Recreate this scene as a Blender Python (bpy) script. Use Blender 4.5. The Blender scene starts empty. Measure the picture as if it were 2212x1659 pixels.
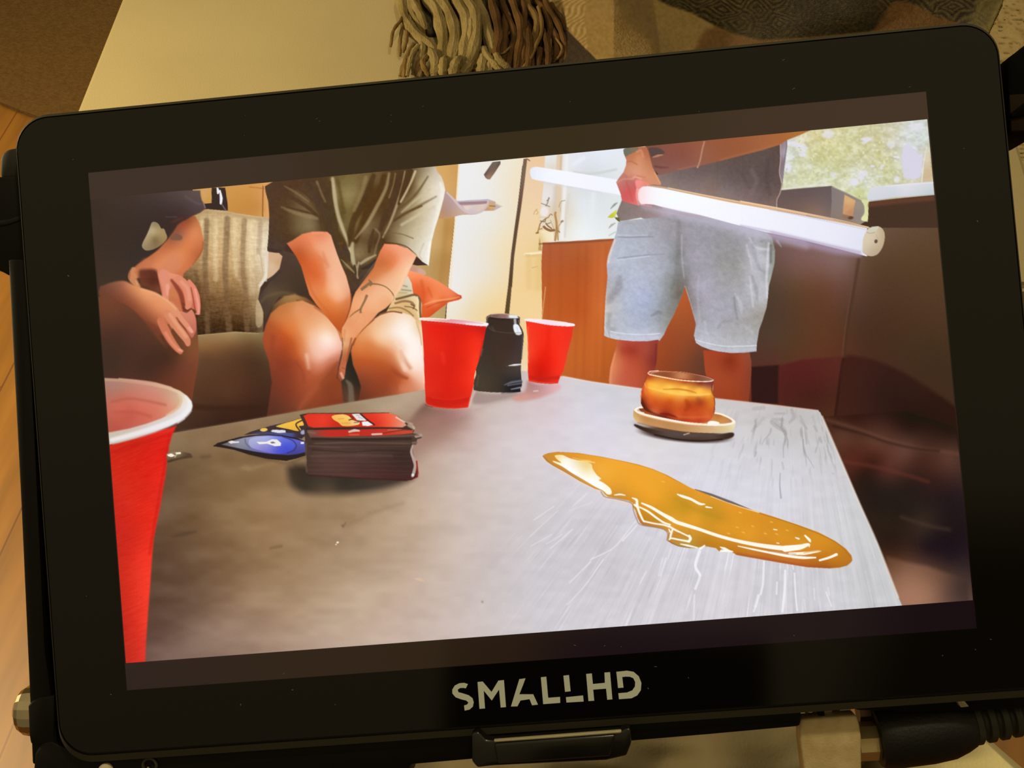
import bpy, bmesh, math
import numpy as np
from mathutils import Vector, Matrix, noise as mnoise
# ------------------------------------------------------------------ camera, world, lights, exposure
W, H, FPX = 2212, 1659, 2400.0
sc = bpy.context.scene
COL = sc.collection
CAM_LOC = Vector((0, 0, .75)); PITCH = math.radians(35)
RIGHT = Vector((1, 0, 0)); UP = Vector((0, math.cos(PITCH), math.sin(PITCH))); FWD = Vector((0, math.sin(PITCH), -math.cos(PITCH)))
cd = bpy.data.cameras.new('camera'); cam = bpy.data.objects.new('camera', cd); COL.objects.link(cam)
cam.location = CAM_LOC; cam.rotation_euler = (PITCH, 0, 0)
cd.sensor_width = 36; cd.lens = FPX/W*36; cd.clip_start = .01; cd.clip_end = 50
sc.camera = cam
sc.view_settings.view_transform = 'Standard'; sc.view_settings.look = 'None'
sc.view_settings.exposure = 0; sc.view_settings.gamma = 1; sc.view_settings.use_curve_mapping = False

def lin(c):
    c = np.asarray(c, float)/255.
    return np.where(c <= .04045, c/12.92, ((c+.055)/1.055)**2.4)

wd = bpy.data.worlds.new('dim_room'); sc.world = wd; wd.use_nodes = True
wn, wl = wd.node_tree.nodes, wd.node_tree.links; wn.clear()
def wmath(op, a, b=None):
    n = wn.new('ShaderNodeMath'); n.operation = op
    for i, v in enumerate((a, b)):
        if v is None: continue
        if isinstance(v, (int, float)): n.inputs[i].default_value = v
        else: wl.new(v, n.inputs[i])
    return n.outputs[0]
def wstep(v, a, b, lo=0., hi=1.):
    n = wn.new('ShaderNodeMapRange'); n.interpolation_type = 'SMOOTHSTEP'
    wl.new(v, n.inputs[0]); n.inputs[1].default_value = a; n.inputs[2].default_value = b; n.inputs[3].default_value = lo; n.inputs[4].default_value = hi
    return n.outputs[0]
def wdot(vec):
    n = wn.new('ShaderNodeVectorMath'); n.operation = 'DOT_PRODUCT'; wl.new(tc.outputs['Generated'], n.inputs[0]); n.inputs[1].default_value = vec
    return n.outputs['Value']
tc = wn.new('ShaderNodeTexCoord')
du, dv, dw = wdot(RIGHT), wdot(UP), wdot(-FWD)          # the dim room behind the photographer
behind = wstep(dw, .3, .5)
body = wmath('MULTIPLY', wstep(du, -.17, -.15), wmath('MULTIPLY', wstep(du, .13, .11), wstep(dv, -.16, -.19)))  # dark patch painted into the world, mirrored by the glass as a silhouette
arm_patch = wmath('MULTIPLY', wstep(wmath('SUBTRACT', du, wmath('MULTIPLY', dv, .35)), .22, .30), wstep(dv, -.02, -.12))  # second dark patch painted into the world for the arm's reflection
dark = wmath('MULTIPLY', behind, wmath('MAXIMUM', wmath('MULTIPLY', body, .95), wmath('MULTIPLY', arm_patch, .8)))
lev = wmath('MULTIPLY', wstep(dv, -.45, .45, .55, 1.25), wmath('SUBTRACT', 1., dark))
bg = wn.new('ShaderNodeBackground'); bg.inputs['Color'].default_value = (1.0, .78, .40, 1)
wl.new(wmath('MULTIPLY', lev, wstep(dw, -.2, .4, .17, .29)), bg.inputs['Strength'])
wo = wn.new('ShaderNodeOutputWorld'); wl.new(bg.outputs[0], wo.inputs[0])

def area(name, loc, to, size, energy, col):
    l = bpy.data.lights.new(name, 'AREA'); l.energy = energy; l.size = size; l.color = col
    o = bpy.data.objects.new(name, l); COL.objects.link(o); o.location = loc
    o.rotation_euler = (Vector(to)-Vector(loc)).to_track_quat('-Z', 'Y').to_euler()
    return o
area('floor_lamp_light', (-.70, .36, .60), (-.1, .55, .2), .14, 7.2, (1.0, .80, .44))
area('ceiling_lamp_light', (.25, .55, 1.65), (0, .3, .4), .10, 4.6, (1.0, .85, .55))

# ------------------------------------------------------------------ geometry helpers
def ray(px, py): return RIGHT*((px-W/2)/FPX)+UP*((H/2-py)/FPX)+FWD
def at_z(px, py, z):
    d = ray(px, py); return CAM_LOC+d*((z-CAM_LOC.z)/d.z)
# the monitor's own plane: local x right, y up, z toward the viewer, millimetres, found from the display's corners
ROT = np.array([[.99509973, -.08400084, .05215723], [.0852001, .99613812, -.02120817], [-.0501743, .02554804, .99841366]])
TRN = np.array([1.64298976, -1.93137827, 197.514166])
def mon_px(x, y):
    X = [ROT[i, 0]*x+ROT[i, 1]*y+TRN[i] for i in range(3)]
    return W/2+FPX*X[0]/X[2], H/2-FPX*X[1]/X[2]
def L(u, v, z=0.):
    """photograph direction -> millimetres on the monitor plane at height z in front of its glass"""
    d = np.array([(u-W/2)/FPX, -(v-H/2)/FPX, 1.]); o = TRN-ROT[:, 2]*z
    s = np.linalg.solve(np.c_[ROT[:, 0], ROT[:, 1], -d], -o)
    return float(s[0]), float(s[1])
def c2w(p): return CAM_LOC+RIGHT*float(p[0])+UP*float(p[1])+FWD*float(p[2])
o_ = c2w(TRN*.001); ex, ey, ez = [c2w((TRN+v)*.001)-o_ for v in (ROT[:, 0], ROT[:, 1], -ROT[:, 2])]
MON = Matrix(((ex.x, ey.x, ez.x, o_.x), (ex.y, ey.y, ez.y, o_.y), (ex.z, ey.z, ez.z, o_.z), (0, 0, 0, 1)))   # mm -> m

def mat(name, col, rough=.5, metal=0., spec=.5, noise=None, bump=None, **kw):
    m = bpy.data.materials.new(name); m.use_nodes = True; nt = m.node_tree; b = nt.nodes['Principled BSDF']
    c = tuple(lin(col)) + (1,)
    b.inputs['Base Color'].default_value = c; b.inputs['Roughness'].default_value = rough; b.inputs['Metallic'].default_value = metal; b.inputs['Specular IOR Level'].default_value = spec
    for k, v in kw.items(): b.inputs[k].default_value = v
    tcn = nt.nodes.new('ShaderNodeTexCoord')
    def ntex(scale, detail=4, stretch=None):
        n = nt.nodes.new('ShaderNodeTexNoise'); n.inputs['Scale'].default_value = scale; n.inputs['Detail'].default_value = detail
        mp = nt.nodes.new('ShaderNodeMapping'); nt.links.new(tcn.outputs['Object'], mp.inputs['Vector']); nt.links.new(mp.outputs[0], n.inputs['Vector'])
        if stretch: mp.inputs['Scale'].default_value = stretch
        return n
    if noise:                                       # (second colour, scale, stretch)
        n = ntex(noise[1], 5, noise[2] if len(noise) > 2 else None); r = nt.nodes.new('ShaderNodeValToRGB')
        r.color_ramp.elements[0].position = .35; r.color_ramp.elements[1].position = .68
        r.color_ramp.elements[0].color = c; r.color_ramp.elements[1].color = tuple(lin(noise[0])) + (1,)
        nt.links.new(n.outputs['Fac'], r.inputs[0]); nt.links.new(r.outputs[0], b.inputs['Base Color'])
    if bump:                                        # (scale, strength, distance)
        n = ntex(bump[0], 6, bump[3] if len(bump) > 3 else None); bp = nt.nodes.new('ShaderNodeBump'); bp.inputs['Strength'].default_value = bump[1]; bp.inputs['Distance'].default_value = bump[2]
        nt.links.new(n.outputs['Fac'], bp.inputs['Height']); nt.links.new(bp.outputs[0], b.inputs['Normal'])
    return m
def mesh_obj(name, verts, faces, m, parent=None, smooth=False):
    me = bpy.data.meshes.new(name); me.from_pydata([tuple(v) for v in verts], [], faces); me.update()
    if m: me.materials.append(m)
    if smooth: me.polygons.foreach_set('use_smooth', [True]*len(me.polygons))
    o = bpy.data.objects.new(name, me); COL.objects.link(o)
    if parent: o.parent = parent
    return o
def bm_obj(name, bm, m, parent=None, smooth=False):
    bmesh.ops.recalc_face_normals(bm, faces=bm.faces); me = bpy.data.meshes.new(name); bm.to_mesh(me); bm.free()
    me.materials.append(m)
    if smooth:
        me.polygons.foreach_set('use_smooth', [True]*len(me.polygons))
        try: me.set_sharp_from_angle(angle=math.radians(40))
        except Exception: pass
    o = bpy.data.objects.new(name, me); COL.objects.link(o)
    if parent: o.parent = parent
    return o
def empty(name, M):
    o = bpy.data.objects.new(name, None); o.empty_display_size = .02; COL.objects.link(o); o.matrix_world = M; return o
def tag(o, label, cat=None, group=None, kind=None):
    o['label'] = label
    if cat: o['category'] = cat
    if group: o['group'] = group
    if kind: o['kind'] = kind
    return o
def prism(name, poly, z0, z1, m, parent, bev=.6, seg=2):
    """outline (mm) extruded from z0 to z1 with rounded edges"""
    bm = bmesh.new(); vs = [bm.verts.new((x, y, z0)) for x, y in poly]; f = bm.faces.new(vs)
    r = bmesh.ops.extrude_face_region(bm, geom=[f]); bmesh.ops.translate(bm, vec=(0, 0, z1-z0), verts=[v for v in r['geom'] if isinstance(v, bmesh.types.BMVert)])
    if bev: bmesh.ops.bevel(bm, geom=bm.edges[:], offset=bev, segments=seg, affect='EDGES', profile=.5, clamp_overlap=True)
    return bm_obj(name, bm, m, parent, True)
def rrect(l, r, b, t, rad, n=10):
    out = []
    for cx, cy, a0 in ((r-rad, t-rad, 0), (l+rad, t-rad, 90), (l+rad, b+rad, 180), (r-rad, b+rad, 270)):
        for i in range(n+1):
            a = math.radians(a0+90*i/n); out.append((cx+rad*math.cos(a), cy+rad*math.sin(a)))
    return out
def loft(name, rings, m, parent=None, caps=True, smooth=True, closed=True):
    n = len(rings[0]); v = [p for r in rings for p in r]; f = []
    for k in range(len(rings)-1):
        for i in range(n if closed else n-1):
            j = (i+1) % n; f.append((k*n+i, k*n+j, (k+1)*n+j, (k+1)*n+i))
    if caps: f += [tuple(range(n-1, -1, -1)), tuple(range((len(rings)-1)*n, len(rings)*n))]
    o = mesh_obj(name, v, f, m, parent)
    bm = bmesh.new(); bm.from_mesh(o.data); bmesh.ops.recalc_face_normals(bm, faces=bm.faces); bm.to_mesh(o.data); bm.free()
    if smooth:
        o.data.polygons.foreach_set('use_smooth', [True]*len(o.data.polygons)); o.data.set_sharp_from_angle(angle=math.radians(38))
    return o
def lathe(name, p0, p1, prof, m, parent, n=32, smooth=True):
    """profile (distance along p0->p1 in mm, radius) turned about that axis"""
    a = Vector(p0); d = (Vector(p1)-a).normalized(); u = d.orthogonal().normalized(); w = d.cross(u)
    rings = [[a+d*s+(u*math.cos(2*math.pi*(i+.5)/n)+w*math.sin(2*math.pi*(i+.5)/n))*r for i in range(n)] for s, r in prof]
    return loft(name, rings, m, parent, True, smooth)
def tube(name, path, rad, m, parent=None, n=8):
    path = [Vector(p) for p in path]; rings = []
    for i, p in enumerate(path):
        d = (path[min(i+1, len(path)-1)]-path[max(i-1, 0)]).normalized(); u = d.cross(Vector((0, 0, 1)))
        u = u.normalized() if u.length > 1e-6 else Vector((1, 0, 0)); w = u.cross(d); r = rad[i] if hasattr(rad, '__len__') else rad
        rings.append([p+(u*math.cos(2*math.pi*k/n)+w*math.sin(2*math.pi*k/n))*r for k in range(n)])
    return loft(name, rings, m, parent)
# ---------------------------------------------------------------- the picture shown on the screen
class Canvas:
    """RGB painting (0-255) over a grid of points X,Y given in photograph pixels; own = which pictured thing."""
    def __init__(s, X, Y, win):
        s.X, s.Y, s.win = X, Y, win
        s.img = np.zeros(X.shape + (3,)); s.own = np.zeros(X.shape, int)
CV = None
FR = (0., 0., 1.)
OWN = ['backdrop']
CUR = [0]
RNG = np.random.RandomState(7)
def F(x, y, k): global FR; FR = (x, y, k)
def own(name):
    if name not in OWN: OWN.append(name)
    CUR[0] = OWN.index(name)
def pts(a):
    a = np.array(a, float).reshape(-1, 2)
    return a/FR[2] + np.array(FR[:2])
def spline(p, closed, n=5):
    m = len(p)
    if m < 3: return p
    q = np.vstack([p[-1:], p, p[:2]]) if closed else np.vstack([2*p[0]-p[1], p, 2*p[-1]-p[-2]])
    out = []
    for i in range(m if closed else m-1):
        a, b, c, d = q[i], q[i+1], q[i+2], q[i+3]
        for t in np.arange(n)/n:
            out.append(.5*((2*b)+(c-a)*t+(2*a-5*b+4*c-d)*t*t+(3*b-3*c+d-a)*t**3))
    if not closed: out.append(p[-1])
    return np.array(out)
class Mask:
    def __init__(s, sl, m): s.sl, s.m = sl, m
    def full(s):
        f = np.zeros(CV.X.shape); f[s.sl] = s.m; return f
def window(p, pad):
    return CV.win(p[:, 0].min()-pad, p[:, 1].min()-pad, p[:, 0].max()+pad, p[:, 1].max()+pad)
def P(*a, s=None, sm=True, clip=None):
    """soft-edged filled outline; s = edge softness in frame units"""
    p = pts(a)
    if sm: p = spline(p, True, 4)
    s = 1.3 if s is None else max(s/FR[2], 1.0)
    sl = window(p, s+2); X, Y = CV.X[sl], CV.Y[sl]
    ins = np.zeros(X.shape, bool); d2 = np.full(X.shape, 1e12)
    for (x0, y0), (x1, y1) in zip(p, np.roll(p, -1, 0)):
        dx, dy = x1-x0, y1-y0; L = dx*dx+dy*dy
        if L < 1e-9: continue
        t = np.clip(((X-x0)*dx+(Y-y0)*dy)/L, 0, 1)
        ex, ey = X-x0-t*dx, Y-y0-t*dy
        np.minimum(d2, ex*ex+ey*ey, out=d2)
        if y0 != y1:
            c = (Y < y0) != (Y < y1)
            ins ^= c & (X < x0+(Y-y0)*dx/dy)
    sd = np.sqrt(d2)*np.where(ins, 1, -1)
    m = np.clip(.5+sd/s, 0, 1); m = m*m*(3-2*m)
    if clip is not None: m = m*clip[sl]
    return Mask(sl, m)
def col_of(c, sl):
    return c(CV.X[sl], CV.Y[sl]) if callable(c) else np.array(c, float)
def fill(m, c, a=1., o=True):
    A = (m.m*a)[..., None]
    CV.img[m.sl] = CV.img[m.sl]*(1-A)+col_of(c, m.sl)*A
    if o: CV.own[m.sl] = np.where(m.m*a > .5, CUR[0], CV.own[m.sl])
    return m.full()
def G(*cps, p=None, e=None):
    """smooth colour field through control points x, y, r, g, b (multiquadric interpolation)"""
    c = np.array(cps, float); q = pts(c[:, :2].ravel()); col = c[:, 2:]; n = len(q)
    if n < 4:
        def g(X, Y):
            w = [1/((X-x)**2+(Y-y)**2+9)**1.2 for x, y in q]; t = sum(w)
            return sum((a/t)[..., None]*k for a, k in zip(w, col))
        return g
    d2 = ((q[:, None]-q[None])**2).sum(-1); nn = (d2+1e9*np.eye(n)).min(1); c2 = .25*np.median(nn)+2
    A = np.zeros((n+1, n+1)); A[:n, :n] = np.sqrt(d2+c2)-.12*np.sqrt(np.median(nn))*np.eye(n); A[:n, n] = A[n, :n] = 1
    w = np.linalg.solve(A, np.vstack([col, np.zeros((1, 3))])); lo, hi = col.min(0)-8, col.max(0)+8
    def f(X, Y):
        o = np.zeros(X.shape+(3,))+w[n]
        for (x, y), k in zip(q, w[:n]): o += np.sqrt((X-x)**2+(Y-y)**2+c2)[..., None]*k
        return np.clip(o, lo, hi)
    return f
def S(path, w, c, a=1., soft=None, clip=None, sm=True, o=False):
    """brush stroke along a path; w one width or one per point, frame units"""
    p = pts(path); n = len(p); w = np.array([w]*n if np.isscalar(w) else w, float)/FR[2]
    if n == 1: p = np.vstack([p, p+.01]); w = np.r_[w, w]
    if sm and n > 2:
        k = 5; p2 = spline(p, False, k); w = np.interp(np.linspace(0, n-1, len(p2)), np.arange(n), w); p = p2
    soft = 1.3 if soft is None else max(soft/FR[2], .9)
    sl = window(p, w.max()/2+soft+1); X, Y = CV.X[sl], CV.Y[sl]; best = np.full(X.shape, -1e9)
    for (x0, y0), (x1, y1), w0, w1 in zip(p[:-1], p[1:], w[:-1], w[1:]):
        dx, dy = x1-x0, y1-y0; L = dx*dx+dy*dy+1e-9
        t = np.clip(((X-x0)*dx+(Y-y0)*dy)/L, 0, 1)
        np.maximum(best, (w0+(w1-w0)*t)/2-np.hypot(X-x0-t*dx, Y-y0-t*dy), out=best)
    m = np.clip(.5+best/soft, 0, 1); m = m*m*(3-2*m)
    if clip is not None: m = m*clip[sl]
    fill(Mask(sl, m), c, a, o)
def D(x, y, rx, ry, c, a=1., ang=0, soft=1., clip=None, o=False):
    """soft ellipse; soft = 1 fully feathered, 0 hard"""
    q = pts([x, y])[0]; rx, ry = rx/FR[2], ry/FR[2]; r = max(rx, ry)*1.25
    sl = CV.win(q[0]-r, q[1]-r, q[0]+r, q[1]+r); X, Y = CV.X[sl]-q[0], CV.Y[sl]-q[1]
    t = math.radians(ang); u, v = (X*math.cos(t)+Y*math.sin(t))/rx, (-X*math.sin(t)+Y*math.cos(t))/ry
    k = np.hypot(u, v); sf = max(soft, 1.3/min(rx, ry)); m = np.clip((1+sf*.15-k)/sf, 0, 1); m = m*m*(3-2*m)
    if clip is not None: m = m*clip[sl]
    fill(Mask(sl, m), c, a, o)
def noise2(u, v, seed=0):
    """value noise on any coordinates"""
    iu, iv = np.floor(u).astype(int), np.floor(v).astype(int); fu, fv = u-iu, v-iv
    fu, fv = fu*fu*(3-2*fu), fv*fv*(3-2*fv)
    def h(a, b):
        n = (a*374761393+b*668265263+seed*974634533) & 0x7fffffff
        n = ((n ^ (n >> 13))*1274126177) & 0x7fffffff
        return ((n ^ (n >> 16)) & 0xffff)/65535.
    return (h(iu, iv)*(1-fu)+h(iu+1, iv)*fu)*(1-fv)+(h(iu, iv+1)*(1-fu)+h(iu+1, iv+1)*fu)*fv
def grain(clip, amp, sx, sy, ang=0, seed=1, tint=(1, 1, 1)):
    """woven / mottled variation inside a mask; sx, sy photo pixels"""
    t = math.radians(ang); X, Y = CV.X, CV.Y
    u, v = X*math.cos(t)+Y*math.sin(t), -X*math.sin(t)+Y*math.cos(t)
    n = noise2(u/sx, v/sy, seed)*.65+noise2(u/sx*2.1, v/sy*2.1, seed+5)*.35-.5
    CV.img += (n*clip*2*amp)[..., None]*np.array(tint)
def Z1(): F(190, 360, 5.53)
def Z2(): F(190, 600, 5.53)
def Z3(): F(540, 350, 4.424)
def Z4(): F(540, 600, 4.424)
def Z5(): F(880, 620, 5.53)
def Z6(): F(900, 320, 5.53)
def Z7(): F(1240, 260, 4.424)
def Z8(): F(1600, 250, 4.809)
def A1(): F(1240, 440, 4.424)
def A2(): F(1300, 690, 6.144)
def A3(): F(1620, 560, 4.424)
def A4(): F(1620, 900, 4.424)
def A5(): F(1140, 940, 4.424)
def A6(): F(1340, 1060, 4.254)
def A7(): F(440, 870, 4.424)
def A8(): F(190, 800, 4.424)
def PH(): F(0, 0, 1)

def paint_room():
    PH(); own('backdrop')
    CV.img[:] = (70, 48, 36)
    # ochre wall behind the sofa, lamp foot
    Z1(); own('wall')
    w = fill(P(1250,150, 2300,150, 2300,720, 1250,720, sm=False), G((1400,350,206,158,90),(1800,400,203,143,70),(1750,560,198,138,68),(2050,500,199,138,70),(2130,400,218,156,92),(2140,560,222,165,100)))
    S([1930,243, 2110,262], 16, (180,118,55), .7, 12); S([2092,235, 2086,595], 15, (146,92,42), .9, 8)
    S([2120,250, 2150,600], 30, (222,162,98), .6, 20)
    S([1900,600, 2150,640], 40, (190,125,60), .6, 40)
    own('table_lamp')
    fill(P(1475,250, 1640,250, 1652,330, 1668,440, 1672,525, 1620,525, 1395,508, 1390,440, 1478,436, sm=False), (58,42,36))
    fill(P(1350,250, 1476,250, 1476,434, 1392,438, sm=False, s=3), G((1380,330,212,160,96),(1440,400,204,152,80)), o=False)
    S([1548,262, 1556,300, 1550,322], [22,34,14], (240,240,242), 1, 8)
    S([1578,285, 1585,330, 1592,380, 1588,440], [14,26,34,26], (244,243,246), 1, 10)
    S([1600,450, 1625,490, 1650,525], 16, (120,105,105), .8, 12)
    # tan curtain wall, white door, cream wall
    Z3(); own('wall')
    fill(P(1500,20, 2030,10, 1995,120, 1980,350, 1950,600, 1890,1240, 1860,1520, 1480,1520, sm=False), G((1850,60,214,166,98),(1960,100,206,156,92),(1900,260,212,166,104),(1800,620,204,164,104),(1880,640,188,142,80),(1760,800,204,166,108),(1850,900,182,138,76),(1900,800,196,150,88),(1740,1100,186,148,92),(1850,1150,190,142,80),(1750,1400,196,166,112),(1850,1440,186,158,104)))
    S([1880,560, 1850,900, 1820,1160], 50, (170,124,62), .35, 50)
    PH(); own('door')
    fill(P(991,345, 1140,330, 1128,360, 1098,625, 1088,700, 1075,850, 955,850, 964,680, 970,600, 982,480, sm=False), G((1000,370,238,238,240),(1010,440,236,235,233),(1060,400,237,234,229),(1060,480,235,231,222),(1105,400,239,226,200),(1000,560,236,232,227),(1050,580,234,226,212),(1085,540,240,222,186),(990,640,238,233,226),(1020,670,236,216,178),(1010,610,237,230,218),(1070,660,242,213,158),(1045,690,241,212,160),(985,690,237,226,202),(1060,760,238,206,152)))
    S([992,350, 984,470, 975,590, 967,690], 3, (247,226,182), .9, 3)
    own('wall')
    fill(P(1136,330, 1184,330, 1176,520, 1190,520, 1175,690, 1165,850, 1075,850, 1085,700, 1108,540, sm=False), G((1155,345,236,200,158),(1160,400,236,206,170),(1155,480,240,212,168),(1130,560,240,210,158),(1165,560,234,203,142),(1165,600,238,204,144),(1120,640,243,210,152),(1150,680,244,212,156),(1140,760,240,206,150),(1130,800,240,216,186),(1115,700,240,208,150)))
    Z6()
    S([1310,1290, 1575,1270], 30, (226,190,125), .7, 25); S([1340,1330, 1340,1659], 60, (228,192,128), .5, 60); S([1480,1300, 1450,1659], 90, (230,196,130), .7, 90)
    S([1380,1430, 1440,1415], 12, (205,165,105), .6, 10)
    S([1295,1268, 1330,1262, 1570,1240], 26, (248,232,192), 1, 8); S([1295,1272, 1350,1274], 10, (215,185,130), .8, 8)
    # purple-grey cloth bracket poking out behind the shirt
    own('wall_shelf')
    m = fill(P(330,480, 360,520, 410,575, 480,632, 850,608, 942,640, 946,660, 1022,695, 925,748, 800,752, 700,795, 550,796, 430,822, 330,842, 250,842, 290,720, sm=False), G((330,600,186,152,146),(350,780,178,138,120),(300,830,196,150,100),(500,760,200,168,150),(600,620,190,172,182)))
    S([485,640, 700,632, 850,622], 20, (196,184,200), .9, 12); S([490,662, 700,655, 850,648], 34, (164,132,134), 1, 12)
    fill(P(550,690, 700,680, 838,664, 800,742, 700,785, 600,765, sm=False, s=16), G((600,700,230,208,196),(780,690,224,200,186),(650,770,206,192,196)))
    fill(P(852,640, 942,640, 940,690, 925,742, 800,748, 845,690, sm=False, s=8), G((900,655,200,168,142),(880,700,214,172,118),(860,735,196,152,110)))
    S([360,530, 440,610, 520,700, 600,760, 690,778, 780,750, 840,680, 855,630], [16,26,34,34,28,30,26,18], (212,192,194), .95, 12)
    S([945,665, 985,685, 1020,697], 12, (226,204,158), .9, 8); S([875,690, 935,695], 16, (150,110,70), .8, 10)
    # window (left part)
    PH(); own('window')
    w = fill(P(1178,325, 1400,300, 1400,530, 1186,523, 1166,480, 1174,400, sm=False), G((1182,350,228,228,226),(1185,430,232,228,230),(1200,370,228,206,182),(1203,450,222,200,166),(1215,370,236,234,232),(1250,350,226,228,238),(1300,345,228,232,240),(1260,390,214,218,216),(1290,370,218,224,228),(1250,440,228,232,236),(1300,460,226,230,234),(1250,500,238,242,242),(1300,500,232,238,238),(1330,420,224,230,230)))
    Z6()
    S([1710,95, 1698,300, 1690,600, 1660,1060], 74, (224,200,170), .85, 26); S([1725,100, 1715,330], 20, (200,170,140), .5, 16); S([1652,470, 1640,780], 40, (205,196,186), .5, 36)
    S([1795,95, 1770,500, 1740,900, 1735,1080], 40, (240,238,238), .85, 20); S([1820,560, 1790,800, 1772,1060], 22, (214,214,214), .8, 20)
    S([1930,480, 2130,520], 30, (214,220,226), .4, 40); S([2120,500, 2080,900], 40, (232,238,244), .6, 40); S([1880,190, 1990,120], 50, (236,238,248), .8, 50)
    Z7(); S([0,495, 120,510, 250,500, 400,470], 24, (206,208,204), .7, 20); S([180,690, 180,960], 60, (232,236,236), .4, 60); S([0,650, 400,705], 20, (228,230,240), .8, 20)
    # vase with dried twigs
    Z6(); own('plant_pot')
    fill(P(1452,1222, 1470,1040, 1482,985, 1636,985, 1640,1100, 1580,1106, 1574,1226, sm=False), G((1480,1100,226,200,140),(1540,1050,242,226,190),(1600,1040,244,230,200),(1540,1180,240,218,172)))
    fill(P(1452,1222, 1466,1060, 1500,1222, sm=False), (196,160,98)); D(1555,1000, 78,22, (244,226,186), .9, 0, .4)
    own('dried_twigs')
    br = (140,100,52)
    for p, wd, c in [([1445,1010, 1460,960, 1478,900, 1520,860, 1560,830], 14, br), ([1480,870, 1530,880, 1540,850], 12, br), ([1500,960, 1470,970], 10, br), ([1430,1015, 1450,1010], 20, br),
                     ([1520,940, 1550,965, 1600,985, 1640,980], 30, (132,84,44)), ([1545,900, 1570,930, 1610,960], 18, br), ([1560,905, 1600,890], 10, br), ([1570,830, 1600,790, 1620,800], 12, (150,115,70)),
                     ([1655,1100, 1668,1000, 1672,900, 1655,800, 1660,770], 26, (176,130,72)), ([1690,1100, 1685,1000, 1672,930], 12, (160,120,66)), ([1700,1000, 1695,940, 1720,900, 1735,870], 12, (186,150,96)), ([1730,880, 1745,870], 24, (150,130,105)),
                     ([1700,700, 1725,640, 1770,625], 12, (170,160,140)), ([1720,760, 1715,700], 10, (200,180,140)), ([1490,660, 1530,675, 1590,700], 9, (130,110,90)), ([1545,690, 1565,650, 1580,590], 12, (135,120,105)), ([1555,630, 1585,600], 9, (120,105,90)),
                     ([1400,790, 1410,760, 1440,730], 10, (200,165,115)), ([1425,735, 1450,770, 1430,790], 10, (205,170,120)), ([1470,830, 1500,820, 1560,830], 8, (215,190,150)), ([1600,860, 1615,900, 1640,970], 9, (196,160,104)), ([1690,990, 1708,1004], 16, (160,120,70))]:
        S(p, wd, c, .85, 8)
    D(1525,760, 60,70, (242,238,240), .7, 0, .5)
    # lamp pole and lamp head
    own('floor_lamp')
    fill(P(1277,128, 1322,122, 1290,400, 1250,700, 1205,1000, 1165,1300, 1140,1660, 1092,1660, 1128,1260, 1168,960, 1205,700, 1245,400, sm=False, s=10), G((1295,160,118,94,80),(1270,330,128,104,88),(1230,650,104,80,62),(1190,950,96,72,54),(1140,1300,98,74,58),(1110,1600,88,66,46)))
    S([1322,130, 1350,150], 14, (120,95,75), .9, 8)
    Z5(); fill(P(1203,-10, 1246,-10, 1236,120, 1216,322, 1162,322, 1182,150, sm=False, s=8), G((1220,20,98,74,48),(1190,300,92,70,42)))
    Z6(); fill(P(905,168, 950,160, 1003,156, 1000,192, 930,300, 876,374, 848,374, 820,352, 802,316, sm=False, s=8), G((960,180,112,98,88),(900,240,116,96,84),(850,330,148,116,94),(830,310,104,86,76),(980,190,98,82,70)))
    # orange wooden cabinet
    A1(); own('wooden_cabinet')
    wc = fill(P(-300,372, 0,356, 380,332, 700,320, 1400,420, 1400,1800, -330,1800, -305,1000, -312,560, sm=False), G((-250,420,178,92,58),(-200,800,186,90,38),(-250,1300,196,100,46),(0,420,178,94,50),(100,600,180,86,40),(280,600,200,104,52),(100,1000,190,86,34),(250,1000,205,108,50),(60,1400,198,100,40),(250,1500,190,94,36),(900,1250,158,74,38),(1050,950,178,88,44),(1000,1150,160,80,42),(1130,1250,150,74,40),(900,1500,146,66,34),(1040,1450,138,68,40),(1150,1500,112,62,40),(1220,1500,100,58,42)))
    S([-330,384, 0,372, 380,346], 14, (120,70,50), .7, 16)
    for x, a in [(-230,.3),(-120,.25),(40,.3),(120,.35),(200,-.3),(270,-.35),(310,.25)]:
        S([x,400, x-12,1000, x-30,1650], 26, (150,66,26) if a > 0 else (216,122,62), abs(a)*.5, 44, clip=wc)
    Z5(); S([1650,0, 1628,200, 1606,400], 10, (240,205,150), .6, 8)
    # right window: leaves and sky
    Z8(); own('window')
    wr = fill(P(400,140, 700,150, 1936,33, 1975,400, 2000,690, 2012,822, 1330,892, 1320,1100, 1230,1100, 400,790, sm=False), G((520,300,216,220,216),(650,200,216,208,168),(760,400,210,208,160),(900,300,212,204,152),(1100,200,210,206,160),(1000,450,204,202,148),(1250,350,206,202,158),(1500,120,208,202,172),(1450,450,204,200,152),(1600,300,212,210,190),(1850,200,206,212,208),(1600,550,206,206,162),(900,600,214,216,188),(600,650,210,210,174),(1800,500,214,214,228),(1880,300,208,214,206),(1150,800,214,214,176),(1230,820,206,210,156),(1930,500,206,192,158),(1300,660,214,216,206)))
    cw = np.zeros(CV.X.shape); cw[:] = wr
    CV.img += ((noise2(CV.X/5., CV.Y/4., 3)-.5)*24*wr)[..., None]*np.array((1, 1, .9)); CV.img += ((noise2(CV.X/13., CV.Y/10., 9)-.5)*26*wr)[..., None]*np.array((.8, .9, 1.5))
    wh = (226,224,236)
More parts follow.
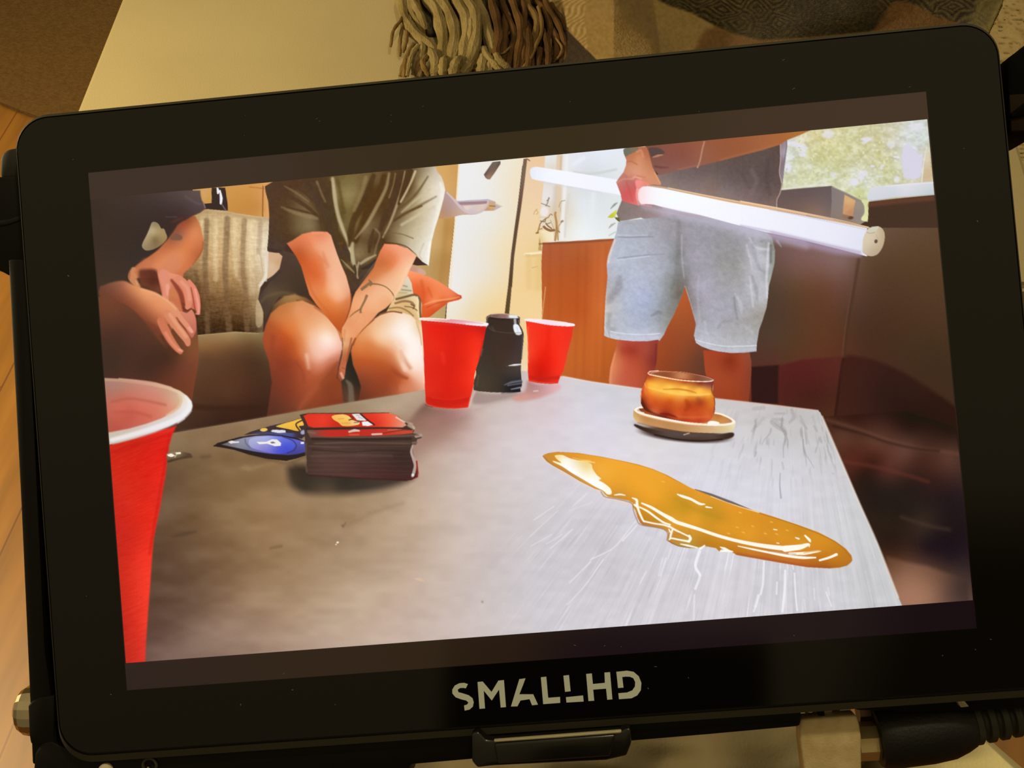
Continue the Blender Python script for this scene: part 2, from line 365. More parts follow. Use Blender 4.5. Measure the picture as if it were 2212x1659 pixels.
    for x, y, rx, ry, an, a in [(570,300,70,34,20,.8),(640,340,60,60,0,.85),(640,405,46,28,0,.8),(530,432,40,18,-20,.8),(490,540,46,62,0,.95),(905,190,80,60,0,.7),(1310,245,70,26,0,.85),(1290,275,45,20,-20,.7),(1560,300,50,50,0,.6),(1830,120,90,50,-15,.6),(1800,110,60,40,30,.5),(1620,430,50,14,10,.9),(1180,690,56,50,10,.95),(1260,620,50,60,20,.8),(1290,590,40,30,0,.6),(960,610,34,30,0,.7),(1620,660,36,46,0,.7),(1470,530,40,24,-50,.7),(1370,525,30,16,0,.8),(1440,630,50,12,0,.6),(720,530,30,22,40,.6),(1780,620,110,40,0,.5)]:
        D(x, y, rx, ry, wh, min(a*1.05, 1), an, .55, clip=wr)
    fill(P(1690,330, 1745,290, 1790,340, 1860,400, 1890,440, 1880,560, 1860,640, 1760,655, 1700,640, 1685,560, 1672,450, s=26), (216,212,230), .95)
    for i in range(150):
        x, y = RNG.uniform(470, 1650), RNG.uniform(150, 700); ye = [(236,232,180), (226,226,190), (196,192,128), (232,232,214)][RNG.randint(4)]
        D(x, y, RNG.uniform(8, 26), RNG.uniform(6, 15), ye, .6, RNG.uniform(0, 180), .6, clip=wr)
    S([740,725, 850,670, 930,660, 985,640], 26, (222,226,204), .8, 20); S([420,765, 700,730, 930,712], 18, (226,228,214), .8, 16)
    S([1930,330, 1900,500, 1880,690], 12, (226,232,228), .8, 10); fill(P(1925,350, 1945,330, 1990,690, 1890,690, sm=False, s=14), G((1940,400,222,208,178),(1940,650,206,182,146)), .85)
    fill(P(1345,745, 1500,722, 2000,683, 2012,822, 1600,850, 1330,892, 1310,840, sm=False, s=6), G((1400,800,214,216,222),(1700,750,222,222,228),(1950,720,214,214,220),(1960,790,196,206,210),(1600,830,206,210,218)), 1)
    S([1500,735, 2000,695], 8, (232,232,234), .8, 6)
    D(1230,800, 80,60, (200,204,140), .7, 0, .8); D(1232,838, 10,10, (160,160,110), .7, 0, .5)
    # dark cabinet wall at the right
    own('dark_cabinet')
    A3()
    dk = fill(P(-200,-300, 1850,-300, 1870,0, 1905,500, 1950,900, 2040,1500, 2300,3400, 900,3400, 600,1800, -200,1800, sm=False), G((250,100,98,74,64),(150,300,78,60,46),(450,80,118,84,76),(700,60,124,90,82),(900,30,128,100,96),(700,250,104,66,48),(850,350,100,64,50),(450,250,98,68,48),(300,500,80,56,42),(600,600,92,56,34),(850,700,88,52,32),(200,800,78,56,42),(500,850,88,54,32),(1100,60,92,66,46),(1100,300,86,58,44),(1400,300,80,54,36),(1750,200,84,58,36),(1750,500,78,52,34),(1300,550,74,46,30),(1050,600,72,48,34),(1700,750,68,46,28),(1150,850,70,42,28),(1500,900,66,44,28),(1800,1000,62,42,26),(150,950,84,46,36),(700,940,94,48,32)), o=True)
    Z8(); fill(P(1310,895, 1600,860, 2005,826, 2010,880, 1600,920, 1330,950, sm=False, s=40), (112,66,46), .6)
    A3()
    S([1040,0, 990,300, 930,650, 900,960], 30, (66,44,32), .55, 30); S([1010,40, 960,350, 905,700, 880,960], 16, (110,72,54), .4, 16)
    fill(P(0,1030, 280,1010, 275,1380, 0,1380, sm=False, s=30), (44,18,18), .95); fill(P(275,1020, 500,960, 890,930, 885,1100, 830,1580, 600,1600, 270,1360, sm=False, s=40), G((350,1100,82,28,26),(600,1100,82,28,26),(800,1050,84,36,28),(600,1350,66,28,20),(800,1300,72,32,22),(700,1550,78,44,24)), .95)
    S([0,1040, 5,1350], 20, (130,50,30), .7, 14)
    S([895,960, 860,1200, 820,1500], 34, (36,14,10), .8, 20)
    fill(P(895,950, 1050,935, 1250,985, 1500,1100, 1750,1260, 2000,1440, 2080,1560, 2300,2200, 1900,2000, 900,1640, 820,1590, 850,1300, sm=True, s=60), G((950,1050,60,26,20),(1150,1150,54,26,20),(1300,1300,44,20,16),(1600,1300,46,22,16),(1600,1500,34,12,10),(1200,1500,50,24,18),(1000,1550,60,28,20),(1900,1500,40,16,10)), 1)
    own('dark_chair')
    A4()
    fill(P(690,0, 1500,-50, 1960,100, 2100,900, 2300,1800, 1300,1800, sm=False, s=20), G((800,40,62,30,20),(1000,40,52,22,16),(1500,100,36,16,12),(1900,150,34,18,12),(900,200,92,56,42),(1200,260,96,58,44),(1500,310,98,64,52),(1900,390,90,56,44),(950,330,78,36,26),(1200,390,64,26,16),(1600,430,66,34,26),(1000,450,84,36,26),(1300,520,82,42,34),(1800,600,54,28,24),(1100,560,36,20,14),(1500,640,40,24,20),(1300,700,36,24,22),(1600,750,36,24,22),(1900,750,34,22,24),(1200,850,34,22,18),(1500,950,38,26,20),(1900,1000,34,22,22),(1300,1000,40,28,18),(1650,1040,56,42,32),(1300,1200,40,24,18),(1700,1250,34,22,26),(1900,1350,40,28,30),(1350,1330,66,38,24),(1450,1420,100,66,48),(1400,1550,138,98,78),(1650,1600,140,100,76),(1800,1500,90,62,48),(1950,1450,60,44,40),(2000,1600,80,58,48),(1500,1640,150,108,84)), o=True)
    S([740,30, 1000,110, 1300,220, 1600,300, 2030,360], 30, (112,72,56), .5, 60); S([905,430, 1200,480, 1500,560, 1700,620], 36, (98,46,34), .5, 40)
    S([1450,960, 1700,1040, 1900,1080], 30, (76,58,46), .5, 60); S([800,90, 1100,170, 1300,240, 1560,300, 1800,330], 22, (30,14,10), .5, 40)
    fill(P(1310,1340, 1500,1390, 1700,1430, 1900,1500, 2080,1560, 2100,1900, 1300,1900, sm=False, s=60), G((1350,1420,108,72,50),(1500,1500,142,102,80),(1700,1560,138,98,76),(1850,1580,110,78,62),(2000,1640,70,52,46),(1450,1700,162,116,92),(1700,1720,158,114,90),(1900,1720,96,70,60)), .9)
    # box standing on the cabinet
    Z8(); own('storage_box')
    fill(P(340,960, 372,950, 410,775, 700,748, 942,728, 962,760, 960,1080, 900,1080, sm=False, s=6), G((450,820,104,86,84),(700,800,104,86,86),(900,780,106,90,90),(600,900,112,90,86),(900,950,114,98,96),(800,1020,140,112,96)))
    fill(P(942,728, 1100,800, 1290,900, 1292,1100, 1240,1130, 930,1070, 945,900, sm=False, s=6), G((1000,800,134,122,120),(970,950,136,122,118),(1000,1040,140,122,112),(1220,930,148,136,126),(1220,1050,150,138,130),(1120,1090,146,122,100)))
    S([955,740, 1100,805, 1285,895], 8, (176,166,140), .9, 6)
    fill(P(1080,820, 1195,882, 1178,960, 1165,1050, 1060,1020, 1068,920, sm=False, s=14), G((1120,880,218,174,122),(1100,960,206,156,110),(1140,1010,190,138,100)))
    fill(P(1195,882, 1285,905, 1270,1000, 1240,1090, 1165,1080, 1180,960, sm=False, s=14), G((1220,930,152,140,126),(1200,1020,148,132,124)))
    D(1140,1060, 40,22, (92,58,44), .9, 0, .6); D(1090,1050, 50,24, (150,110,84), .8, 0, .9)
    own('window'); fill(P(1255,880, 1335,880, 1312,930, 1318,985, 1325,1020, 1312,1092, 1258,1088, 1255,1060, 1285,1010, 1280,930, s=8), G((1300,930,214,218,160),(1300,1020,220,222,160),(1285,1070,226,226,170)))
def tone(mask, xs, d, ch, gains):
    """shift colours inside a mask along a curve of one channel"""
    k = np.interp(CV.img[..., ch], xs, d)*mask
    CV.img += k[..., None]*np.array(gains)
def paint_people():
    # ---- sofa and the striped cushion
    Z2(); own('sofa')
    so = fill(P(1100,660, 1310,675, 1500,652, 1750,640, 2030,650, 2300,640, 2300,1800, 1000,1800, sm=False, s=8), G((1350,700,150,122,86),(1700,670,160,134,92),(2000,680,140,118,78),(1400,760,148,108,66),(1700,760,140,102,62),(1950,780,110,78,48),(1400,850,130,90,54),(1700,850,108,74,46),(1400,950,100,66,42),(1800,950,88,58,38),(1450,1100,90,60,40),(1800,1150,84,52,32),(2000,1000,76,50,32),(1400,1300,86,52,34),(1700,1400,84,50,32),(1900,1300,78,46,30),(1400,1520,74,46,30),(1700,1560,66,38,24),(2000,1540,60,34,24),(1600,1650,58,34,24)))
    S([1310,680, 1500,658, 1750,645, 2030,655], 30, (172,148,104), .75, 24, clip=so)
    S([1260,1540, 1600,1560, 2300,1540], 60, (56,30,20), .6, 60, clip=so)
    Z1(); own('striped_cushion')
    cu = fill(P(1180,640, 1300,585, 1395,520, 1430,508, 1640,528, 1800,560, 2000,590, 2152,606, 2168,640, 2152,900, 2138,1010, 2160,1300, 2060,1440, 2040,1560, 2100,1700, 2090,1980, 2030,1985, 1750,1970, 1310,2010, 1150,1900, 1120,1300, sm=False, s=8), G((1400,560,196,166,120),(1700,600,206,176,130),(2000,630,212,186,142),(1450,750,208,180,130),(1700,800,206,176,128),(1950,750,226,200,158),(2110,750,216,196,164),(1450,1000,206,172,122),(1700,1000,206,172,122),(1950,950,220,194,152),(2100,900,230,214,184),(2080,1150,224,204,174),(1450,1250,186,150,104),(1700,1250,192,156,108),(1950,1250,206,178,134),(1300,1250,158,124,82),(1250,1400,116,88,56),(1450,1450,160,126,84),(1750,1450,166,132,88),(1980,1450,206,178,136),(1400,1650,128,98,66),(1600,1650,140,108,72),(1800,1650,142,110,72),(2000,1650,178,150,110),(1400,1800,106,82,54),(1700,1820,116,88,58),(1980,1800,146,118,82),(2070,1750,196,170,130),(1500,1940,84,62,42),(1900,1930,86,66,44)))
    for xs, wd, a, c in [([1420,640, 1410,900, 1400,1200, 1420,1600, 1430,1980], 62, .75, (134,106,74)), ([1665,620, 1655,900, 1640,1200, 1660,1600, 1690,1960], 70, .75, (140,110,78)), ([1870,640, 1855,900, 1850,1200, 1880,1500, 1900,1950], 62, .65, (148,118,84)), ([2060,640, 2050,900, 2040,1020], 56, .55, (176,150,120)), ([1285,1250, 1330,1600, 1340,1900], 40, .5, (110,84,56))]:
        S(xs, wd, c, a, 34, clip=cu)
    for xs, wd, a in [([1365,650, 1350,850], 40, .5), ([1530,640, 1525,1000, 1530,1350], 50, .5), ([1755,640, 1750,950, 1770,1300], 50, .5), ([1970,640, 1945,950, 1960,1500], 60, .5)]:
        S(xs, wd, (238,214,172), a, 50, clip=cu)
    CV.img += (cu*np.clip((CV.Y-560)/90, 0, 1))[..., None]*np.array((-24, -26, -24)); grain(cu, 9, 14, 3.2, 0, 5)
    grain(cu, 10, 7, 2.6, 0, 3); grain(cu, 9, 3, 9, 0, 8); 
    S([1290,600, 1400,540, 1640,560, 1900,605, 2150,630], 40, (176,146,104), .5, 40, clip=cu)
    S([2150,1000, 2140,1200, 2150,1290, 2070,1420], [40,60,70,60], (238,228,212), .75, 30, clip=cu); S([2030,1000, 2070,1100, 2090,1300], 16, (196,172,140), .7, 16, clip=cu)
    Z3(); fill(P(60,1340, 100,1340, 120,1450, 115,1560, 60,1560, s=14), (214,190,152), .5, False)
    own('sofa'); fill(P(150,855, 250,868, 330,865, 300,1000, 230,1080, 165,1120, sm=False, s=10), G((240,900,214,172,136),(200,1000,216,184,152),(280,950,206,164,124)))
    own('striped_cushion'); S([165,850, 160,1000, 150,1130], 24, (232,222,208), .8, 16)
    # ---- person at the left, dark shirt
    Z2(); own('person_left')
    fill(P(100,100, 900,300, 1270,420, 1315,700, 1325,900, 1312,1080, 1270,1300, 1240,1500, 1000,1700, 100,1700, sm=False, s=14), G((250,400,108,62,42),(400,600,84,50,38),(300,700,74,46,35),(700,800,80,48,36),(1000,950,72,44,28),(1230,850,128,76,46),(1180,950,120,68,44),(1260,1050,118,64,42),(1100,1100,110,58,42),(700,1100,68,42,32),(300,1000,64,44,34),(500,950,72,46,34),(1150,1300,112,58,36),(900,1250,96,50,34),(500,1180,80,46,34),(250,1180,70,44,34)))
    Z1()
    fill(P(0,330, 700,280, 1342,285, 1346,340, 1360,400, 1395,460, 1408,500, 1340,552, 1250,592, 1130,630, 1060,700, 980,800, 900,930, 850,990, 700,1095, 570,1190, 500,1280, 480,1370, 300,1500, 0,1600, sm=False, s=22), G((100,450,58,46,36),(600,430,64,50,44),(900,400,70,56,52),(1150,350,86,70,68),(1290,330,92,76,74),(1300,450,84,68,68),(1150,500,70,54,52),(1000,600,60,44,40),(1100,620,66,46,42),(800,500,62,48,44),(300,800,58,44,36),(300,1100,58,45,36),(500,1150,58,46,40),(300,1320,64,48,38),(600,1000,56,44,38)))
    S([1170,360, 1290,430, 1350,450], 26, (104,88,88), .5, 30); S([1380,430, 1400,490], 16, (150,120,116), .7, 14); S([930,600, 1060,600], 14, (92,78,82), .5, 16)
    own('striped_cushion')
    fill(P(762,672, 800,660, 845,686, 875,738, 908,742, 930,790, 946,850, 905,910, 840,960, 760,995, 690,1000, 648,960, 655,910, 700,820, 735,740, s=12), G((800,700,150,130,98),(780,770,190,170,132),(880,790,168,142,96),(800,870,128,104,68),(720,880,168,144,106),(690,960,150,130,100),(870,880,152,126,84)))
    own('person_left')
    arm = fill(P(1080,690, 1180,630, 1262,585, 1300,620, 1340,700, 1362,780, 1384,900, 1370,1000, 1332,1080, 1250,1180, 1150,1270, 1120,1330, 950,1330, 780,1330, 600,1330, 490,1340, 500,1270, 580,1180, 700,1095, 830,1000, 900,925, 960,860, 1020,780, s=26), G((1200,650,150,78,50),(1290,680,196,118,72),(1150,720,170,86,56),(1250,800,220,134,86),(1090,830,150,96,70),(1330,900,206,120,76),(1150,900,210,122,76),(1250,960,214,122,74),(1000,950,192,108,68),(900,1030,204,118,76),(1100,1050,222,136,86),(1300,1040,186,102,60),(950,1130,226,142,92),(1150,1180,212,122,76),(750,1110,196,112,70),(800,1180,216,130,88),(620,1220,186,104,66),(900,1240,218,134,92),(1050,1270,206,118,76),(560,1280,190,118,72)))
    fill(P(985,850, 1040,800, 1110,820, 1130,850, 1100,880, 1000,875, s=20), (120,84,66), .8, False, ); D(1060,640, 100,26, (104,50,42), .5, -25, 1)
    S([1380,900, 1360,1010, 1260,1170], 20, (150,84,48), .6, 24, clip=arm)
    # hand on top: thumb, shadowed palm, fingers
    S([545,1230, 520,1290, 530,1350, 600,1430], [60,70,70,60], (206,136,90), .95, 26, o=True); S([560,1290, 590,1400], 30, (228,166,118), .6, 34); S([1010,1150, 950,1230, 915,1330], [220,150,100], (214,132,94), .75, 80); S([700,1160, 620,1230, 560,1300], [120,90,50], (200,120,80), .6, 70); S([500,1260, 495,1330], 20, (150,80,52), .6, 20)
    fill(P(610,1250, 700,1225, 800,1230, 850,1290, 870,1400, 870,1500, 780,1480, 690,1440, 628,1415, s=60), G((700,1300,96,48,34),(780,1380,86,40,28),(680,1400,110,58,38),(830,1450,120,62,42)), .95)
    fill(P(830,1240, 900,1230, 990,1270, 1100,1300, 1190,1370, 1270,1440, 1320,1540, 1330,1700, 1250,1700, 1100,1600, 980,1540, 900,1560, 860,1420, s=18), G((900,1270,216,132,96),(960,1300,228,146,112),(1100,1330,226,140,108),(1200,1420,222,132,104),(1280,1500,224,130,108),(900,1420,206,120,92),(1000,1560,196,106,72),(1100,1560,190,96,64)))
    S([905,1290, 925,1380, 940,1470, 930,1580], [120,110,100,84], (224,142,116), .95, 26, o=True); S([950,1420, 955,1520], 40, (240,168,144), .7, 36)
    Z2()
    fill(P(970,150, 1010,120, 1080,180, 1120,300, 1130,400, 1050,350, 970,260, s=20), G((1020,180,206,122,78),(1070,300,208,116,78)), .95)
    S([1000,30, 1060,110, 1110,200, 1140,330, 1150,390], [30,50,56,50,40], (134,58,42), .85, 30, o=True)
    S([1080,20, 1150,80, 1190,180, 1205,290, 1195,350], [90,100,92,84,70], (222,136,106), 1, 20, o=True); S([1120,50, 1190,130, 1215,260], 40, (236,160,132), .7, 34)
    S([1135,360, 1180,392, 1225,372], 18, (110,48,32), .8, 16)
    S([1210,40, 1262,120, 1300,220, 1318,330, 1318,420], [40,60,66,56,44], (226,134,110), 1, 14, o=True); S([1232,120, 1256,240, 1275,360, 1295,440], 14, (150,66,50), .8, 14); S([1280,140, 1316,300, 1326,410], 20, (244,168,150), .7, 18)
    S([1290,430, 1330,435], 14, (236,150,140), .7, 14)
    fill(P(1100,400, 1180,420, 1240,380, 1285,470, 1298,560, 1290,640, 1240,720, 1190,660, 1150,540, s=18), G((1180,450,212,130,104),(1240,500,210,124,102),(1260,600,196,110,92),(1180,560,196,118,92)))
    S([1300,480, 1310,680], 12, (70,44,36), .8, 14)
    # lower hand: forearm from the left, fingers draped over the knee
    hd = fill(P(140,115, 190,90, 300,52, 430,38, 530,80, 640,122, 800,172, 880,215, 960,262, 1040,330, 1110,420, 1080,500, 1010,600, 960,680, 880,660, 790,600, 700,540, 620,460, 520,370, 400,300, 250,240, 140,220, s=34), G((220,100,118,72,54),(380,70,150,92,70),(300,160,126,74,54),(500,110,200,126,86),(450,200,150,86,58),(620,170,222,146,98),(700,220,228,152,104),(820,230,228,152,106),(900,310,228,150,104),(820,340,222,140,94),(650,330,180,104,68),(550,300,150,84,56),(750,450,170,94,62),(880,450,206,122,82),(1000,400,222,144,102),(980,520,206,122,84),(840,560,150,82,54),(700,470,140,76,50)))
    fill(P(680,520, 800,560, 900,640, 960,820, 900,800, 780,660, s=50), (120,62,42), .8)
    S([1050,400, 1110,490, 1180,570, 1235,640], [70,66,60,44], (224,146,112), 1, 18, o=True); S([1210,600, 1245,645], 30, (240,168,144), .8, 22); S([1060,480, 1140,590, 1200,680, 1230,720], 22, (156,74,50), .8, 20)
    S([950,430, 1040,560, 1120,660, 1180,740, 1195,790], [90,96,96,84,60], (216,134,98), 1, 20, o=True); S([980,440, 1080,580, 1170,700], 44, (234,164,126), .75, 40); S([960,560, 1030,680, 1110,780, 1180,830], 18, (120,62,40), .8, 20)
    S([870,520, 930,640, 1000,760, 1070,850, 1105,890], [90,100,90,72,46], (206,118,84), 1, 22, o=True); S([930,660, 1000,770, 1080,860], 34, (228,142,112), .8, 34); S([1095,860, 1125,875], 30, (240,158,134), .8, 20)
    S([880,700, 960,840, 1060,920], 30, (84,46,30), .7, 40)
    S([640,130, 800,185, 950,275, 1050,370], 24, (240,172,124), .7, 30, clip=hd)
    # ---- seated person in the grey-green T-shirt
    Z3(); own('person_middle')
    fill(P(180,780, 330,850, 500,900, 900,900, 1200,950, 1100,1180, 980,1280, 700,1480, 560,1400, 420,1290, 280,1290, 200,1400, 150,1500, 110,1380, 78,1310, 90,1250, 160,1190, 180,1120, 280,1030, 310,900, sm=False, s=10), G((380,900,78,60,48),(330,1050,78,58,46),(450,1050,72,56,42),(250,1150,74,58,46),(430,1200,70,54,40),(200,1250,94,74,54),(120,1300,76,60,50),(300,1240,88,68,48),(500,1250,66,48,36),(560,1330,70,48,34),(900,1000,118,98,76),(1000,1150,80,62,50),(960,1230,70,46,34)))
    S([110,1330, 170,1280, 300,1250, 430,1265], 30, (112,88,60), .5, 30); S([100,1260, 180,1150, 290,1050], 14, (60,48,44), .7, 16)
    # tan shorts, left
    fill(P(180,1480, 230,1360, 330,1280, 430,1265, 540,1300, 640,1370, 600,1420, 300,1440, sm=False, s=26), G((300,1330,140,102,58),(430,1290,170,126,76),(550,1330,120,78,44),(220,1420,90,64,42)))
    S([450,1325, 540,1340, 630,1380], 14, (90,54,30), .7, 12)
    sh = fill(P(143,232, 300,140, 600,120, 900,100, 1300,60, 1560,30, 1765,30, 1790,90, 1830,140, 1852,200, 1866,270, 1850,350, 1810,500, 1765,640, 1740,740, 1724,850, 1708,992, 1650,960, 1600,895, 1500,822, 1400,786, 1290,780, 1240,860, 1215,900, 1205,940, 1150,1010, 1080,1110, 1010,1210, 960,1240, 920,1180, 870,1000, 850,930, 828,870, 790,770, 775,700, 740,668, 600,664, 500,690, 420,745, 365,772, 340,800, 318,868, 240,866, 165,848, 178,700, 184,500, 175,380, 150,290, sm=False, s=8), G((230,300,116,94,78),(250,450,120,98,80),(230,700,104,84,68),(260,800,80,62,52),(350,700,122,100,80),(300,560,118,98,78),(420,450,136,116,90),(480,560,150,132,100),(600,620,158,140,108),(640,500,140,122,96),(560,350,138,118,92),(480,250,128,104,84),(660,250,104,84,66),(740,400,92,72,52),(740,560,92,74,56),(820,300,158,138,102),(920,250,158,144,98),(920,400,160,146,100),(1000,300,166,148,108),(920,600,150,134,96),(840,650,140,122,88),(1060,450,128,104,72),(1050,300,150,130,92),(1150,300,118,94,64),(1250,180,140,120,90),(1250,350,128,104,74),(1000,700,126,104,74),(1100,650,156,136,102),(1230,560,138,116,90),(1380,250,112,90,68),(1420,400,128,108,84),(1330,560,128,108,84),(1500,200,100,76,52),(1600,200,174,156,120),(1700,150,190,174,146),(1780,250,226,214,196),(1800,400,226,216,200),(1600,350,182,164,126),(1480,420,160,140,104),(1500,560,176,158,122),(1650,560,200,184,152),(1740,560,226,216,198),(1420,650,172,154,120),(1400,740,166,148,112),(1600,750,206,192,164),(1680,750,226,218,200),(1680,900,238,232,222),(1250,760,116,94,72),(1160,760,130,108,84),(1100,860,150,130,98),(1000,880,166,146,110),(900,800,112,90,66),(880,870,70,52,38),(960,960,132,112,86),(1150,930,140,120,90),(1000,1050,112,92,70),(1050,1000,124,104,82),(900,1000,140,118,88),(1000,1150,92,72,58)))
    dk = (78,58,42); lt = (200,184,146)
    for path, w, c, a, so_ in [
        ([640,240, 690,400, 740,560, 790,720, 830,830], [30,60,80,70,50], (86,66,48), .8, 36), ([560,190, 620,300, 660,450], 34, (84,64,50), .7, 26), ([500,200, 560,260, 610,330, 650,420], 22, (70,54,44), .8, 18),
        ([700,180, 740,320, 740,420], [16,30,20], (72,54,38), .7, 26), ([640,190, 690,320, 720,380], 30, (176,156,124), .6, 26),
        ([790,160, 810,340, 840,500, 890,650, 940,780, 950,860], [34,44,40,36,30,20], (196,180,140), .85, 28), ([840,180, 870,340, 900,480], 30, (128,110,74), .6, 34), ([760,200, 780,400, 820,620, 870,760], 26, (92,74,54), .7, 30),
        ([1180,130, 1130,280, 1060,420, 990,560, 960,680, 950,800], [30,50,60,50,44,20], (98,76,52), .75, 36), ([1110,150, 1060,320, 1000,460], 40, (170,152,112), .6, 36),
        ([1280,140, 1230,300, 1150,440, 1070,600, 1010,760], [40,50,60,60,30], (112,86,60), .7, 40), ([1330,110, 1300,250, 1210,430, 1120,590, 1010,730], [20,30,36,34,16], (186,166,126), .7, 26),
        ([1430,100, 1400,250, 1360,400, 1300,520, 1250,640], [50,60,60,60,30], (98,76,58), .7, 36), ([1480,90, 1450,250, 1400,420, 1340,580, 1270,720], [14,24,26,22,14], (192,172,134), .75, 20), ([1390,110, 1370,220, 1330,340], 16, (180,160,120), .6, 18),
        ([1530,90, 1490,200, 1450,320, 1420,400], [50,50,36,14], (88,66,44), .85, 26), ([1580,90, 1540,190, 1490,290, 1440,380], 22, (208,190,150), .8, 20),
        ([1700,140, 1600,290, 1500,390, 1420,450], [12,24,24,14], (136,114,84), .7, 22), ([1720,260, 1600,350, 1450,480], [10,26,14], (200,184,150), .6, 24), ([1780,330, 1600,430, 1420,540], [16,26,12], (138,116,86), .6, 26), ([1760,430, 1620,500, 1450,600], 24, (206,190,156), .6, 30), ([1640,420, 1500,480, 1380,560], 18, (120,98,72), .6, 20),
        ([1820,200, 1840,300, 1810,440, 1770,600, 1740,720], [20,36,44,36,24], (240,234,222), .8, 30), ([1720,760, 1700,980], 20, (246,242,232), .8, 16), ([1660,780, 1620,880, 1640,930], 16, (206,192,166), .8, 14), ([1690,800, 1650,930], 12, (228,220,200), .8, 10),
        ([1270,700, 1340,680, 1450,690, 1560,730], 12, (142,122,92), .5, 12), ([1290,770, 1400,780, 1500,812, 1590,890], 10, (120,88,64), .7, 10),
        ([300,290, 420,350, 560,440, 650,520], [10,30,30,16], (104,84,68), .7, 24), ([330,230, 450,300, 560,380], [12,24,12], (166,144,112), .6, 22), ([300,430, 420,480, 560,520, 640,540], [10,36,40,20], (172,152,116), .6, 34), ([350,430, 500,470, 620,500], [10,24,14], (110,88,68), .6, 22), ([430,230, 520,290, 600,370], 14, (86,68,56), .7, 14),
        ([200,560, 190,760], 30, (96,76,62), .5, 30), ([180,830, 250,850, 320,830, 350,790], 26, (66,48,40), .8, 20), ([420,740, 520,690, 640,664, 740,668], 10, (170,130,96), .6, 10),
        ([1180,650, 1150,760, 1140,860], [14,34,20], (108,86,68), .7, 26), ([1200,640, 1240,700, 1210,800, 1190,880], 18, (166,146,118), .6, 18), ([980,780, 970,860, 990,960, 1010,1000], [30,50,40,20], (206,192,154), .7, 26), ([870,800, 930,860, 950,940], [30,40,20], (64,46,34), .8, 20),
        ([850,780, 880,770, 860,850], 22, (150,130,98), .6, 18), ([870,930, 940,1000, 1000,1060], [10,22,14], (176,156,124), .8, 14), ([890,1010, 960,1080, 1010,1160], 14, (70,54,42), .8, 12), ([900,1050, 960,1120, 1010,1180], 16, (128,108,86), .8, 14),
        ([1040,960, 1020,1040, 1030,1110], [16,30,20], (188,168,136), .8, 16), ([1060,970, 1120,930, 1200,890], [26,30,16], (190,172,134), .8, 18), ([1070,1020, 1130,1000, 1200,940], [30,40,20], (52,40,36), .9, 16), ([1050,1080, 1110,1060], 24, (70,56,46), .8, 16), ([1000,990, 1010,1060, 1000,1110], 16, (70,52,42), .8, 12)]:
        S(path, w, c, a, so_, clip=sh)
    tone(sh, [60, 78, 100, 126, 166, 196, 240], [0, -2, -22, -43, -23, 6, 4], 0, (1, 1.08, 1.14))
    grain(sh, 4, 6, 6, 30, 12)
    fill(P(1590,900, 1650,955, 1700,985, 1600,990, 1550,980, sm=False, s=8), (70,44,36))
    own('wall_shelf'); fill(P(1525,1000, 1560,990, 1640,1020, 1678,1050, 1670,1080, 1580,1060, 1520,1035, s=8), G((1560,1020,198,150,126),(1640,1050,210,166,146)))
    # orange cushion
    own('orange_cushion')
    oc = fill(P(1480,1060, 1520,1035, 1600,1060, 1720,1100, 1820,1150, 1910,1210, 1990,1265, 2020,1275, 2025,1300, 1995,1318, 1900,1340, 1820,1400, 1720,1480, 1600,1500, 1560,1300, 1500,1200, sm=False, s=8), G((1540,1080,255,150,100),(1650,1100,248,142,92),(1760,1150,246,140,90),(1600,1180,232,104,54),(1850,1220,244,136,88),(1950,1270,236,124,80),(2005,1290,206,76,44),(1700,1250,232,104,54),(1650,1320,228,96,48),(1800,1290,240,128,76),(1760,1340,246,142,92),(1850,1350,212,86,42),(1750,1400,218,88,42),(1680,1440,224,92,42),(1900,1320,232,112,66)))
    S([1650,1370, 1760,1330, 1900,1310, 2000,1290], [10,16,16,8], (250,168,110), .7, 14, clip=oc); S([1690,1390, 1800,1345, 1940,1325], 12, (196,72,34), .6, 12, clip=oc); S([1640,1140, 1660,1260, 1650,1380], 30, (214,86,40), .5, 34, clip=oc); S([1700,1200, 1740,1290], 20, (206,84,40), .4, 24, clip=oc)
    # shorts at the right of the lap
    own('person_middle')
    s2 = fill(P(1380,1290, 1440,1200, 1480,1110, 1510,1090, 1545,1160, 1560,1260, 1620,1285, 1642,1350, 1640,1490, 1700,1900, 1500,1750, 1300,1440, sm=False, s=8), G((1500,1140,222,212,186),(1520,1220,214,204,176),(1450,1230,214,198,156),(1440,1290,214,182,128),(1550,1300,232,206,156),(1400,1340,236,196,140),(1500,1350,222,184,124),(1600,1380,240,212,162),(1400,1390,226,186,126),(1550,1420,222,186,128),(1620,1460,238,208,156),(1640,1560,246,216,170),(1600,1520,220,180,130)))
    for path, w, c, a in [([1400,1310, 1480,1290, 1560,1270, 1600,1280, 1625,1320, 1625,1400, 1630,1480], 22, (112,84,56), .9), ([1390,1350, 1470,1330, 1540,1340, 1570,1370], 22, (142,100,66), .8), ([1330,1400, 1420,1390, 1500,1420, 1560,1470], 16, (156,116,72), .8), ([1460,1180, 1500,1190], 16, (164,150,126), .8), ([1450,1220, 1540,1230], 14, (150,136,108), .7), ([1480,1380, 1550,1390, 1600,1420], 12, (130,92,60), .8), ([1540,1360, 1570,1380, 1560,1400], 14, (110,70,46), .8), ([1600,1290, 1606,1400, 1612,1480], 14, (246,224,176), .8), ([1420,1250, 1500,1250], 10, (178,158,120), .7)]:
        S(path, w, c, a, 10)
    # legs
    Z4()
